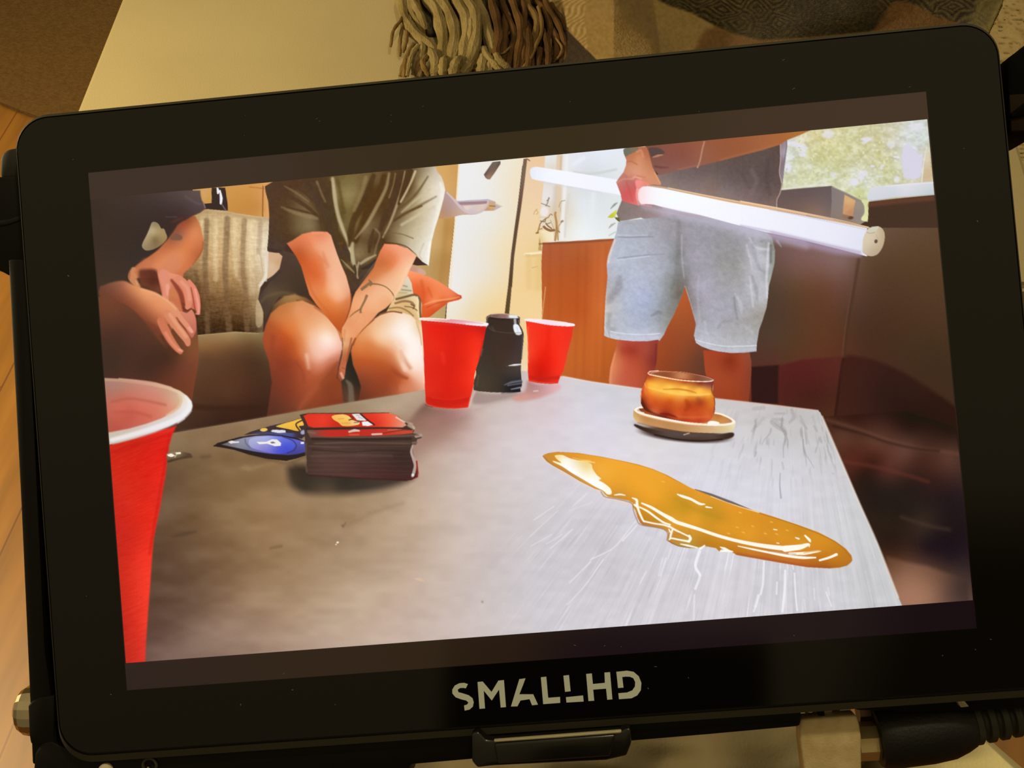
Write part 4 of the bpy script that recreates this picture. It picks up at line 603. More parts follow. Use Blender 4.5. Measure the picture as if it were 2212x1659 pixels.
    for p, w, a in [([290,540, 285,650, 296,775], [8,12,18], .75), ([300,100, 345,190, 320,280, 320,390], [30,30,14,8], .5), ([510,220, 520,330, 590,450, 610,490], [16,12,8,6], .45), ([660,200, 650,260, 625,340], 14, .4), ([60,340, 45,380], 16, .5), ([200,120, 190,160, 140,220, 110,270], [20,16,10,6], .5), ([250,60, 320,110, 340,160], 40, .3), ([480,40, 540,110], 20, .3), ([60,20, 40,110], 20, .3), ([310,440, 320,500], 20, .3), ([785,540, 800,545], 14, .3), ([200,40, 320,30], 20, .3), ([610,90, 640,140], 20, .3), ([710,190, 720,240], 14, .3)]:
        S(p, w, (146,142,146), a*.75, 10)
    A3()
    for p, w, a in [([40,1430, 130,1420], 40, .3), ([240,1475, 330,1475], 22, .4), ([400,1440, 420,1510, 380,1560], [30,40,20], .45), ([210,1525, 310,1525], 18, .4), ([210,1560, 260,1600, 320,1640], [40,40,30], .5), ([50,1540, 60,1600], 20, .4), ([480,1500, 540,1620], 24, .3), ([600,1500, 640,1640], 20, .25), ([130,1520, 20,1640], 30, .25)]:
        S(p, w, (156,146,146), a*.8, 16)
    PH()
    S([1544,861, 1660,874, 1767,887], 3, (222,190,178), .8, 3); S([1776,900, 1817,995, 1857,1088, 1896,1176, 1940,1290], 4, (232,220,206), .7, 4); S([1216,813, 1280,825, 1386,840], 3, (240,228,220), .6, 3)
    S([371,936, 540,907, 690,880, 860,852], 4, (146,122,94), .3, 4)
    # stains and glints on the left of the table
    A8(); S([810,1590, 920,1565, 1030,1540], [14,34,14], (84,62,48), .7, 40); S([1090,830, 1160,820], 30, (92,70,50), .5, 40)
    A7(); S([640,1390, 740,1370], [24,30], (104,80,56), .4, 30); S([1330,1190, 1355,1150], [14,20], (110,90,72), .5, 16); D(1280,1335, 16,10, (250,240,216), .95, -20, .5); D(1265,1355, 10,8, (246,226,190), .9, 0, .5)
    S([1900,960, 1600,1060, 1350,1180], 30, (140,112,86), .3, 60); S([430,640, 600,590, 900,540], 30, (166,136,96), .35, 50); D(400,620, 70,36, (160,132,92), .5, 0, 1)
    PH(); D(906,1252, 14,4, (224,190,160), .7, 15, .8); D(740,1135, 5,4, (110,88,66), .5, 0, 1); D(1042,1300, 4,4, (150,130,120), .6, 0, 1)
    # shadows and red reflections under the cups
    Z5(); sh = (142,100,88)
    fill(P(200,1400, 300,1440, 500,1460, 720,1460, 740,1480, 640,1560, 450,1650, 200,1700, 0,1680, 60,1560, s=90), G((220,1450,120,86,72),(400,1500,150,108,100),(550,1520,176,130,126),(300,1600,170,128,114),(650,1490,196,150,148)), .85)
    fill(P(800,1250, 1000,1275, 1350,1265, 1330,1300, 1100,1360, 900,1400, 780,1380, s=60), (152,128,120), .7); fill(P(1440,1120, 1560,1160, 1800,1160, 1810,1230, 1600,1320, 1350,1370, 1250,1330, 1400,1240, s=60), G((1500,1200,176,120,120),(1650,1220,206,150,152),(1400,1320,206,150,140),(1750,1180,224,170,174)), .85)
    S([1300,1335, 1500,1300, 1620,1280], [14,26,10], (220,150,130), .5, 30); S([1510,1245, 1560,1240], 14, (236,214,214), .7, 14); S([560,1600, 800,1480, 1000,1400, 1250,1330], 30, (176,156,150), .3, 60)
    S([1130,1270, 1280,1262, 1350,1240], 20, (120,100,96), .6, 24); D(30,1640, 50,30, (226,200,184), .7, 0, .8)
    S([730,1430, 780,1300, 800,1260], 30, (232,206,196), .5, 30)
    PH(); fill(P(860,930, 960,890, 1010,905, 960,950, 910,980, 880,990, s=50), (146,104,92), .5)
    # ---- black bottle
    Z5(); own('bottle')
    bt = fill(P(945,352, 1000,325, 1100,318, 1200,325, 1300,338, 1345,362, 1345,420, 1338,445, 1370,500, 1390,555, 1388,640, 1375,760, 1362,880, 1356,930, 1358,1040, 1362,1100, 1372,1130, 1368,1180, 1352,1215, 1352,1255, 1200,1262, 1000,1258, 850,1245, 790,1230, 795,1120, 820,1050, 818,980, 850,880, 880,760, 900,640, 915,540, 960,450, 940,420, sm=False, s=7), G((1080,400,58,46,40),(1100,600,64,50,44),(1150,750,66,52,46),(950,600,58,50,46),(920,900,64,58,52),(1100,900,66,52,44),(1250,700,62,48,46),(1340,700,66,58,62),(1050,1100,64,58,50),(1250,1050,62,58,60),(900,1180,72,66,54),(1250,1180,30,30,40),(1100,1230,60,54,48),(1320,1000,72,68,68),(1300,1230,26,28,38)))
    CV.img *= 1-bt[..., None]*np.array((.02, .1, .17))
    fill(P(1000,330, 1100,320, 1220,325, 1310,345, 1340,372, 1220,378, 1080,372, 1000,360, sm=False, s=10), G((1050,345,120,92,88),(1150,350,146,108,100),(1250,355,180,166,160)))
    S([1000,326, 1100,318, 1200,324, 1320,345], 9, (214,180,164), .8, 8); S([1230,350, 1300,355], 34, (238,244,248), .9, 14); S([945,370, 975,350, 1000,345], 18, (150,132,122), .7, 14); S([955,380, 950,420], 12, (120,120,120), .7, 10)
    S([1000,372, 1100,384, 1220,386], 16, (44,32,28), .8, 14); S([1285,390, 1290,440], 30, (196,200,206), .8, 18); S([1330,400, 1340,440], 12, (140,140,146), .7, 10)
    fill(P(1270,450, 1320,450, 1350,500, 1365,560, 1300,565, 1270,510, s=14), (240,242,248)); S([1300,570, 1340,575], 8, (180,190,196), .8, 8); S([1310,480, 1320,530], 14, (206,212,226), .6, 14)
    S([960,460, 1020,520, 1200,548, 1380,545], 10, (96,84,76), .5, 16); S([1010,480, 1040,520], 30, (84,72,64), .5, 26); S([1380,580, 1366,860], 12, (110,104,110), .6, 12)
    S([1215,940, 1280,932, 1350,925], [10,22,14], (242,240,240), .95, 9); S([1180,945, 1355,945], 10, (90,86,88), .6, 12); S([1160,1170, 1240,1140, 1360,1120], [10,26,24], (112,112,126), .8, 18); S([1200,1175, 1365,1150], 16, (150,150,164), .5, 16); S([1240,1222, 1350,1200], [10,18], (160,160,172), .8, 14); S([900,740, 880,820], 14, (120,100,94), .5, 14); S([850,1060, 830,1180], 20, (92,84,70), .5, 24)
    # ---- red cups on the table
    def cup(nm, body, rim, cps, shade, rimc):
        own(nm)
        m = fill(P(*body, sm=False, s=8), G(*cps))
        for p, w, c, a, so_ in shade: S(p, w, c, a, so_, clip=m)
        fill(P(*rim, s=7), G(*rimc))
    Z5()
    cup('red_cup_middle', [160,390, 560,420, 930,440, 945,460, 900,700, 860,860, 830,940, 800,1060, 790,1180, 755,1320, 728,1440, 600,1452, 460,1450, 320,1435, 235,1405, 218,1370, 205,1100, 195,800, 180,560], [138,378, 200,366, 450,380, 700,400, 940,428, 968,440, 955,462, 920,468, 800,460, 500,428, 250,405, 150,396],
        [(250,500,232,36,22),(350,700,232,40,22),(300,1000,222,36,22),(260,1250,224,42,26),(500,600,224,30,18),(500,900,220,32,18),(500,1200,220,32,18),(700,600,228,34,18),(700,900,230,38,20),(680,1200,228,38,20),(830,600,240,44,24),(800,900,255,56,30),(760,1150,248,50,28),(880,500,206,26,22),(900,560,214,30,26),(330,1400,200,30,20),(600,1400,216,36,22),(190,500,224,50,36)],
        [([240,1340, 400,1370, 600,1372, 740,1340], 60, (200,28,18), .7, 40), ([240,1410, 400,1445, 600,1452, 730,1438], 24, (240,66,44), .7, 16), ([300,1320, 500,1345, 730,1310], 10, (238,50,30), .5, 14), ([420,800, 440,900], 40, (244,56,36), .5, 60), ([180,420, 560,450, 930,470], 20, (214,60,50), .5, 20), ([900,640, 850,880], 10, (170,20,18), .5, 10), ([750,1320, 725,1440], 14, (250,110,80), .6, 12), ([560,460, 480,1300], 120, (214,28,16), .35, 120)],
        [(200,380,246,226,212),(450,400,226,160,162),(650,425,236,176,190),(800,440,244,214,222),(940,446,252,244,246)])
    S([150,376, 300,376, 500,388], 14, (255,240,216), .8, 8); S([480,392, 700,412, 900,436], 10, (214,140,150), .5, 10); S([700,442, 850,456, 940,458], 12, (255,244,250), .8, 8)
    S([215,1400, 235,1418, 300,1436], 10, (80,40,30), .5, 10)
    cup('red_cup_right', [1415,405, 1700,430, 1985,462, 1960,620, 1920,760, 1890,900, 1862,1000, 1840,1040, 1822,1080, 1800,1150, 1700,1158, 1560,1148, 1450,1125, 1438,1000, 1440,800, 1436,600], [1402,385, 1500,380, 1700,398, 1900,424, 1990,440, 2000,455, 1985,468, 1900,470, 1700,455, 1500,420, 1412,404],
        [(1480,550,246,56,34),(1470,800,244,66,40),(1460,1050,226,40,24),(1650,550,244,44,24),(1620,800,236,30,12),(1580,950,216,22,8),(1600,1080,200,26,16),(1800,550,248,50,30),(1800,800,250,48,28),(1780,1000,246,46,28),(1920,550,240,46,30),(1880,800,242,54,36),(1750,1130,226,44,30)],
        [([1450,1075, 1600,1095, 1810,1080], 40, (196,28,20), .6, 30), ([1455,1118, 1600,1142, 1800,1150], 18, (240,70,50), .7, 12), ([1440,480, 1446,900], 14, (250,110,70), .6, 14), ([1690,500, 1660,1050], 50, (226,28,14), .4, 60), ([1960,480, 1900,800], 12, (220,60,44), .5, 12)],
        [(1450,392,255,238,240),(1700,425,248,222,240),(1950,455,252,240,250),(1900,440,255,236,236)])
    S([1420,384, 1600,388, 1900,424], 10, (255,240,220), .7, 8)
    # ---- big cup at the left edge
    A8(); own('red_cup_left')
    cb = fill(P(-100,760, 222,705, 400,640, 600,590, 800,545, 845,530, 805,620, 774,720, 760,850, 742,1000, 715,1150, 692,1300, 660,1450, 630,1600, 612,1800, 597,2030, 575,2310, 556,2590, 545,2860, -100,2900, sm=False, s=26), G((300,760,206,36,20),(500,700,208,36,22),(700,620,228,36,26),(790,600,232,40,30),(300,900,210,38,22),(500,850,214,32,20),(700,800,224,30,22),(750,760,214,28,20),(350,1100,212,42,26),(550,1050,216,34,20),(690,1000,232,38,26),(400,1300,214,40,26),(560,1300,228,40,24),(660,1250,226,42,30),(420,1550,208,38,26),(560,1500,228,42,26),(400,1800,212,42,28),(500,1800,236,50,34),(400,2100,214,46,30),(500,2100,238,56,38),(430,2400,208,42,28),(500,2400,232,54,38),(430,2700,200,44,30),(520,2700,222,52,38)))
    S([780,620, 735,900, 690,1150, 640,1450, 590,1750], 26, (196,24,20), .5, 30, clip=cb); S([230,780, 400,730, 600,670, 800,600], 30, (190,26,18), .5, 40, clip=cb); grain(cb, 6, 18, 2, -20, 6)
    ri = fill(P(-200,66, 0,66, 182,74, 300,80, 450,92, 650,120, 780,155, 880,195, 950,245, 990,295, 998,340, 985,390, 940,440, 870,490, 780,535, 640,590, 450,650, 300,690, 222,706, 100,728, -200,760, sm=False, s=16), G((300,90,188,146,122),(500,110,206,150,128),(700,140,214,170,140),(850,200,222,196,160),(940,270,232,220,204),(970,340,244,236,232),(920,420,232,228,230),(800,490,224,216,214),(650,550,222,210,208),(450,610,212,196,184),(260,670,206,196,180)))
    ii = fill(P(-200,96, 0,97, 182,102, 300,108, 450,125, 620,150, 760,180, 850,215, 895,255, 900,300, 880,350, 820,400, 700,460, 560,510, 400,555, 222,590, 100,606, -200,640, sm=False, s=18), G((260,200,176,120,104),(400,180,190,124,104),(600,200,204,134,116),(750,230,206,150,126),(860,290,214,176,144),(300,280,196,104,84),(500,290,206,116,96),(700,320,212,130,106),(800,350,218,150,124),(300,360,206,104,84),(500,360,212,108,88),(650,400,212,116,94),(400,430,196,88,72),(550,450,206,104,84),(300,500,192,90,74),(260,570,184,84,70),(450,520,198,100,84)))
    S([230,300, 400,270, 600,300, 740,330], 26, (176,88,72), .5, 30, clip=ii); S([260,400, 450,400, 600,440], 26, (178,82,66), .45, 40, clip=ii); S([870,240, 890,290, 860,360, 760,430], 24, (226,196,164), .8, 26)
    S([930,250, 965,300, 975,350, 930,420, 800,490, 620,555, 420,615, 230,665], [14,30,44,50,50,46,44,40], (240,238,240), .8, 30); S([985,390, 900,480, 760,545, 560,620, 240,705], 14, (190,170,166), .5, 18); S([860,500, 920,460], 16, (236,234,246), .6, 16)
    S([300,80, 600,112, 800,165], 14, (222,170,146), .7, 18)
    # crumpled foil
    own('foil_wrapper'); fill(P(752,800, 800,785, 880,775, 960,790, 990,810, 930,830, 850,850, 770,880, 755,850, s=16), G((800,810,150,128,100),(860,800,130,110,80),(950,810,80,60,44),(800,860,84,64,44)), .9); S([770,872, 870,845, 990,825], 18, (64,46,34), .7, 20)
    fill(P(755,805, 800,795, 832,815, 800,828, 770,822, s=5, sm=False), (250,240,222)); fill(P(836,788, 885,780, 888,798, 845,802, s=5, sm=False), (248,238,214)); S([850,800, 830,830], 8, (220,200,160), .8, 8)
    # ---- cards
    A7(); own('blue_card')
    S([420,480, 640,545, 800,575, 960,520], 24, (86,66,46), .4, 40)
    fill(P(92,415, 130,385, 220,360, 330,330, 450,310, 620,300, 750,308, 880,330, 965,365, 990,500, 880,535, 790,556, 600,535, 430,495, 290,450, 180,430, sm=False, s=6), (44,32,30))
    bc = fill(P(170,400, 260,368, 380,335, 500,318, 620,312, 740,320, 860,345, 968,372, 975,470, 900,490, 810,500, 640,488, 480,465, 320,432, sm=False, s=10), G((220,395,110,104,104),(330,385,140,140,156),(400,350,142,142,166),(420,400,134,136,152),(500,330,160,160,206),(650,330,120,124,206),(800,350,92,102,200),(900,380,92,96,186),(600,460,104,104,190),(900,450,72,72,150),(450,450,110,112,150),(750,480,70,72,150)))
    fill(P(430,390, 445,345, 520,325, 640,318, 750,332, 850,370, 870,415, 830,460, 740,485, 640,480, 540,455, 460,430, s=8), G((480,370,168,172,214),(560,440,140,132,206),(600,350,166,172,224),(700,450,88,92,206),(780,420,74,84,206),(800,370,92,104,214),(650,470,110,108,206)))
    S([395,350, 405,390, 440,425], 12, (92,94,120), .7, 14); S([760,325, 850,360, 885,410, 860,455, 800,480], 12, (52,50,110), .7, 10)
    fill(P(505,375, 600,372, 650,350, 700,350, 740,385, 735,412, 680,415, 610,392, 530,395, sm=False, s=6), (240,236,232)); fill(P(635,375, 665,370, 690,385, 650,390, sm=False, s=6), (110,104,120))
    fill(P(232,372, 270,362, 300,370, 340,370, 335,382, 290,385, 260,392, sm=False, s=6), (228,224,226)); fill(P(925,375, 960,372, 958,392, 930,395, sm=False, s=5), (226,226,244)); S([100,412, 150,395], 12, (40,30,28), .9, 10)
    own('yellow_card')
    fill(P(380,310, 440,280, 520,255, 640,220, 800,185, 930,148, 965,160, 985,260, 960,330, 880,320, 800,305, 640,295, 500,295, sm=False, s=6), (64,48,48))
    fill(P(440,300, 540,275, 700,285, 860,290, 960,320, 940,345, 760,310, 560,300, sm=False, s=6), G((500,290,70,66,100),(800,295,78,84,150),(930,325,56,44,60)))
    fill(P(690,230, 760,200, 850,175, 935,152, 955,180, 955,215, 910,225, 930,260, 880,270, 800,250, s=8), G((750,220,238,188,76),(850,200,244,190,66),(900,250,232,176,66),(930,180,250,196,80))); S([945,165, 890,195, 885,220, 915,262], 14, (60,46,40), .95, 8); S([690,232, 800,255, 890,275], 8, (50,38,34), .8, 8)
    D(575,258, 40,18, (240,196,90), 1, -5, .3); fill(P(640,275, 660,258, 780,262, 785,285, 720,290, sm=False, s=5), (226,222,232)); D(950,282, 30,24, (176,176,216), .9, -30, .5)
    # deck
    own('card_deck')
    fill(P(800,640, 850,600, 980,590, 1900,640, 1990,730, 1700,830, 1300,875, 1000,870, 880,830, 820,760, s=110), G((900,700,56,44,34),(950,800,54,46,36),(1300,800,54,46,38),(1700,760,64,52,44),(1200,860,90,74,56),(860,740,66,54,40)), .97, False)
    dk_ = fill(P(918,115, 1000,98, 1500,96, 1790,92, 1860,120, 1930,180, 2000,215, 2015,265, 2000,290, 2075,305, 2085,335, 2040,350, 2030,400, 1995,400, 2000,470, 2020,560, 2048,660, 2045,705, 1985,740, 1940,745, 1500,725, 1000,690, 975,640, 985,560, 970,420, 965,300, 955,200, sm=False, s=8), G((1050,330,70,52,44),(1500,340,70,50,42),(1900,330,84,62,52),(1050,420,72,52,44),(1500,420,74,54,46),(1900,420,72,52,46),(1100,500,86,62,54),(1500,480,88,64,56),(1900,480,60,42,38),(1050,600,76,54,46),(1500,600,74,50,44),(1900,600,64,42,38),(1100,670,82,56,50),(1500,690,82,50,46),(1850,700,70,40,38)))
    S([1060,390, 1400,380, 1700,385, 1970,390], 12, (120,94,80), .55, 18); S([1040,450, 1400,470, 1700,455, 1960,470], 12, (52,36,32), .7, 20); S([1010,410, 1300,430], 10, (104,82,72), .5, 14); S([1030,510, 1400,500, 1800,505], 14, (104,78,68), .5, 24); S([1040,345, 1500,350, 1980,345], 26, (50,34,30), .8, 22); S([1000,690, 1500,722, 1940,742], 14, (60,30,26), .7, 16)
    S([980,390, 975,560, 985,660], 16, (110,86,76), .5, 18)
    for i in range(14):
        y = 400+i*22+RNG.uniform(-4, 4); S([1000,y, 1500,y+RNG.uniform(-6, 12), 1975,y+RNG.uniform(-4, 14)], RNG.uniform(3, 7), (104,78,70) if i % 2 else (56,38,34), RNG.uniform(.2, .4), 7)
    S([1995,410, 1985,470, 2005,540, 2020,600, 2010,660, 1995,700], [12,24,26,24,30,24], (206,182,172), .85, 12); S([2035,560, 2045,660, 2040,700], 16, (150,40,34), .9, 10); D(2000,690, 16,16, (240,232,228), .9, 0, .5); S([1985,730, 2040,706], 14, (110,24,24), .9, 10)
    S([2030,320, 2075,310], 30, (176,156,140), .9, 12); S([2000,385, 2030,380], 24, (120,96,84), .9, 12); S([1020,325, 1500,330, 2050,310], 14, (110,88,76), .7, 12)
    fill(P(985,250, 1060,262, 1500,255, 1900,245, 2000,262, 1995,290, 1900,300, 1700,315, 1200,325, 1010,318, sm=False, s=8), G((1040,290,110,80,66),(1150,290,196,46,36),(1400,290,190,44,34),(1700,285,196,50,36),(1900,270,206,70,50)))
    S([1390,278, 1440,265, 1485,268], [16,26,16], (232,206,190), .9, 8); S([1395,305, 1480,305], 18, (206,84,60), .9, 8); S([1610,302, 1700,298], 16, (226,206,196), .9, 8); S([1720,290, 1900,262, 1990,262], 8, (90,36,30), .7, 8); S([1000,280, 1060,290], 20, (130,100,84), .7, 14)
    S([985,252, 1300,240, 1700,238, 2000,252], 16, (52,34,28), .95, 8)
    S([1760,262, 1900,252, 2000,262], 10, (170,120,96), .7, 8)
    fill(P(918,115, 1000,100, 1480,100, 1780,94, 1850,115, 1920,170, 1990,210, 2012,250, 1990,262, 1700,238, 1300,240, 1000,248, 960,200, sm=False, s=8), (70,46,38))
    rd = fill(P(955,125, 1000,104, 1400,106, 1780,97, 1845,120, 1900,170, 1940,215, 1900,235, 1700,232, 1300,232, 1050,238, 1000,225, sm=False, s=12), G((1050,130,226,54,36),(1050,200,222,56,38),(1150,170,232,62,42),(1250,200,206,44,30),(1400,130,196,50,34),(1600,150,226,54,36),(1750,130,240,90,62),(1750,200,240,80,54),(1850,190,236,120,92),(1900,220,220,150,124),(1650,210,216,52,36)))
    S([1780,96, 1850,118, 1920,175, 1990,212, 2010,250], 14, (186,156,128), .8, 10); S([1840,140, 1920,185], 14, (236,214,190), .8, 10); S([1960,215, 2005,240], 30, (206,186,160), .7, 20)
    fill(P(1225,130, 1270,115, 1340,112, 1390,130, 1420,160, 1480,180, 1485,205, 1420,220, 1330,222, 1290,190, 1240,160, s=6), G((1280,140,246,190,96),(1350,150,250,200,100),(1380,200,240,180,84),(1440,190,246,206,140)))
    S([1400,125, 1430,150, 1390,165], 12, (96,50,30), .9, 7); S([1420,160, 1480,185, 1440,190], 8, (110,60,36), .8, 7); S([1290,155, 1340,150], 8, (206,140,60), .7, 7); S([1320,195, 1400,195], 8, (206,150,70), .7, 7)
    fill(P(1415,108, 1500,106, 1560,165, 1540,172, 1470,170, sm=False, s=6), (232,226,222)); fill(P(1510,180, 1570,178, 1625,210, 1570,222, 1520,218, sm=False, s=6), (240,238,238)); S([1500,108, 1560,160, 1630,210], 16, (60,34,28), .9, 8); S([1470,172, 1520,178], 9, (80,44,34), .9, 7); S([1460,120, 1490,125], 7, (150,140,140), .6, 7); S([1480,140, 1520,150], 7, (150,140,140), .6, 7)
    # ---- amber glass with candle on a saucer
    A2(); own('saucer')
    D(1100,1530, 660,110, (62,42,36), .85, 5, .35); D(700,1450, 330,90, (104,70,50), .5, 14, 1)
    fill(P(445,1390, 600,1440, 900,1500, 1200,1530, 1500,1530, 1730,1500, 1740,1560, 1600,1600, 1350,1620, 1050,1605, 800,1560, 560,1480, 440,1420, s=24), G((600,1460,58,40,32),(900,1540,86,70,64),(1200,1570,96,78,68),(1500,1570,84,64,54),(1200,1610,44,26,22),(1650,1540,60,40,34)))
    S([1090,1530, 1160,1510], 14, (214,190,170), .8, 10); S([700,1530, 1000,1590, 1300,1612, 1600,1590], 20, (36,22,18), .8, 16)
    fill(P(418,1240, 430,1190, 470,1165, 560,1150, 1000,1180, 1510,1230, 1640,1265, 1740,1320, 1775,1360, 1765,1420, 1740,1470, 1700,1490, 1550,1508, 1350,1505, 1100,1490, 850,1450, 650,1410, 480,1365, 425,1310, s=9), G((440,1270,206,166,104),(550,1320,190,138,82),(700,1370,196,142,88),(900,1410,190,138,84),(1100,1430,194,144,92),(1300,1450,206,164,116),(1500,1460,214,180,136),(1700,1430,222,206,156),(1740,1390,236,224,190),(440,1340,236,196,140)))
    S([480,1372, 700,1425, 1000,1480, 1300,1510], 12, (140,90,56), .5, 14)
    fill(P(432,1190, 500,1158, 620,1160, 1000,1180, 1500,1230, 1640,1268, 1740,1325, 1772,1362, 1730,1395, 1600,1412, 1400,1410, 1150,1392, 900,1352, 700,1312, 520,1262, 445,1225, s=7), (255,240,222)); S([500,1262, 700,1318, 900,1358, 1150,1396, 1350,1408], 14, (246,186,130), .6, 10); S([440,1195, 500,1160, 560,1158], 10, (255,250,250), .9, 8)
    fill(P(475,1205, 540,1180, 900,1190, 1480,1250, 1620,1285, 1710,1330, 1722,1365, 1600,1385, 1400,1385, 1150,1365, 900,1322, 700,1280, 540,1240, s=8), G((540,1200,130,66,34),(620,1250,170,84,40),(800,1290,110,40,20),(1000,1330,150,60,26),(1250,1365,206,120,60),(1500,1300,196,130,66),(1600,1320,206,140,72),(1690,1350,190,134,90),(1550,1270,180,106,56)))
    fill(P(1400,1385, 1430,1350, 1500,1350, 1560,1370, 1540,1392, 1450,1398, s=10), (255,248,236)); S([480,1190, 510,1225, 560,1240], 14, (255,240,230), .8, 10)
    own('amber_glass')
    gm = fill(P(612,720, 640,690, 760,678, 1000,690, 1250,722, 1440,770, 1488,800, 1480,830, 1478,900, 1470,950, 1490,1010, 1503,1080, 1503,1180, 1495,1240, 1460,1310, 1400,1360, 1280,1370, 1050,1340, 800,1280, 640,1240, 570,1200, 525,1130, 512,1060, 520,960, 560,860, 595,790, s=8), G((640,780,190,84,34),(700,760,196,96,40),(900,810,204,104,36),(1100,850,190,92,36),(1300,870,150,70,40),(1430,880,150,76,60),(560,900,214,96,40),(545,1000,196,80,36),(560,1100,120,44,22),(560,1180,84,30,18),(620,850,255,180,60),(700,870,255,190,70),(900,880,255,196,76),(1100,890,255,192,70),(1300,920,255,186,70),(1420,950,240,160,60),(700,930,255,184,70),(900,960,255,200,84),(1100,980,255,200,90),(1300,1000,255,190,76),(1420,1000,250,180,66),(650,980,240,140,44),(900,1020,244,150,46),(1150,1040,230,130,40),(1350,1050,206,104,36),(1450,1050,220,124,40),(700,1060,214,96,36),(900,1080,206,90,30),(1150,1110,190,74,26),(1300,1090,170,70,30),(1450,1130,216,116,36),(620,1100,206,84,36),(700,1150,200,80,32),(900,1180,190,72,28),(1100,1190,196,74,28),(1300,1180,196,76,28),(1460,1220,200,90,40),(700,1230,206,100,64),(640,1220,170,74,40),(850,1260,150,40,22),(1000,1280,206,86,40),(1200,1290,206,84,40),(1400,1270,214,98,44),(1300,1340,190,66,34),(1100,1330,180,60,30),(1420,1330,206,90,50), p=1.9))
    fill(P(640,712, 760,692, 1000,700, 1250,735, 1420,775, 1468,800, 1440,812, 1250,806, 1000,780, 800,752, 660,728, s=8), G((720,712,150,84,56),(900,740,146,76,44),(1070,750,206,140,96),(1150,760,176,104,66),(1250,775,130,72,44),(1400,790,150,96,76)))
    S([650,712, 760,690, 900,694, 1070,700, 1250,732, 1400,766, 1470,795], [14,12,8,8,8,10,12], (214,150,116), .85, 8); S([640,690, 615,715, 640,735], 14, (250,210,180), .9, 8); S([640,732, 800,765, 1000,800, 1200,820, 1400,824, 1470,812, 1480,800], [14,14,14,14,14,14,10], (255,232,196), .95, 8); S([640,690, 750,682], 12, (252,214,190), .9, 8)
    S([820,930, 1000,925, 1150,945, 1250,975], [10,24,24,10], (206,120,40), .8, 20, clip=gm); S([620,905, 800,950, 1000,985, 1250,1000, 1430,990], [16,30,34,30,20], (255,206,96), .8, 24, clip=gm); S([590,850, 575,940, 590,1000], [14,24,10], (250,120,60), .7, 16, clip=gm); S([570,850, 590,900], 16, (255,160,90), .7, 12, clip=gm)
    S([530,1060, 550,1140, 600,1200, 700,1260, 850,1290], [20,40,40,40,20], (84,28,16), .65, 30, clip=gm); S([780,1250, 880,1260, 1000,1300], [20,34,20], (110,24,14), .7, 26, clip=gm); S([1490,1040, 1500,1120, 1490,1240], 16, (120,50,26), .7, 16, clip=gm); S([1462,860, 1460,950, 1490,1020], 12, (84,34,20), .7, 10, clip=gm); S([1120,1080, 1150,1150, 1110,1200], [40,70,40], (160,54,18), .5, 50, clip=gm); S([1280,1060, 1300,1110], 60, (160,66,30), .45, 60, clip=gm); S([1000,1290, 1200,1300, 1420,1290], 30, (226,110,56), .5, 40, clip=gm)
    S([520,970, 514,1100], 10, (250,214,180), .7, 10); S([1478,870, 1474,950], 8, (206,150,140), .6, 8)
    # ---- syrup puddle
    A5(); own('syrup_puddle')
    S([140,215, 350,362, 520,458, 700,545, 745,595, 1000,660], 18, (255,214,170), .4, 30)
    up = [140,200, 160,184, 200,170, 290,160, 480,170, 700,205, 900,245, 1060,280, 1200,325, 1340,385, 1440,440, 1560,505, 1700,560, 1900,640, 2060,690, 2212,735, 2384,790, 2592,860, 2780,928, 2936,1010, 3040,1085, 3094,1150, 3102,1195]
    lo = [3090,1215, 3055,1245, 2984,1265, 2880,1273, 2672,1262, 2464,1228, 2256,1192, 2100,1165, 1995,1145, 1940,1110, 1850,1090, 1830,1112, 1800,1080, 1690,1060, 1600,1080, 1540,1078, 1440,1062, 1380,1040, 1335,1010, 1335,960, 1345,930, 1300,900, 1200,878, 1100,860, 1075,840, 1050,790, 1030,720, 1000,680, 1005,650, 960,625, 860,605, 770,590, 735,565, 710,530, 640,510, 500,440, 350,350, 240,290, 180,250]
    S([1600,520, 1750,570, 1950,645, 2150,720], [10,26,26,6], (104,92,90), .9, 8)
    pm = fill(P(*up, *lo, sm=False, s=7), G((200,200,206,140,50),(400,185,226,150,44),(700,240,238,164,48),(700,330,244,174,62),(800,420,238,166,50),(750,530,226,154,44),(1000,330,240,166,48),(1000,500,236,162,44),(1200,400,238,166,48),(1200,600,238,164,44),(1100,750,206,140,36),(1250,780,206,142,36),(1400,600,214,152,38),(1500,700,196,146,34),(1700,720,196,146,36),(1850,790,200,142,36),(1450,500,226,154,42),(1650,620,226,154,44),(1900,700,226,152,42),(1600,800,232,160,44),(1400,850,232,162,48),(1850,880,226,154,40),(2100,830,220,148,38),(2100,980,228,156,42),(2300,860,214,142,36),(2400,1000,220,148,38),(2600,950,206,138,34),(2600,1060,224,150,40),(2800,1060,214,140,34),(2950,1100,198,128,32),(3050,1180,190,120,32),(2900,1200,196,120,30),(1450,930,206,140,44),(1500,1020,190,150,60),(1700,1020,190,128,32),(1850,1030,200,134,34),(2000,1080,196,124,32),(2300,1180,186,106,44),(2600,1240,186,98,36),(2850,1262,160,90,24),(1250,880,196,132,60),(1050,830,176,116,60),(850,595,200,140,50),(400,380,200,140,66)))
    for path, w, c, a, so_ in [([145,205, 240,290, 350,352, 500,442, 640,512, 710,535], 16, (160,116,60), .6, 12), ([190,175, 290,164, 480,172, 700,207, 900,247, 1200,327, 1440,442, 1700,562], 8, (190,120,30), .6, 8), ([1750,585, 2000,675, 2212,740], 7, (255,232,190), .9, 7), ([2212,745, 2592,868, 2936,1018, 3090,1170], 8, (176,104,24), .7, 9), ([2000,1135, 2256,1180, 2464,1218, 2672,1250, 2880,1264], 26, (176,84,40), .6, 22)]:
        S(path, w, c, a, so_, clip=pm)
    wt = (255,253,240)
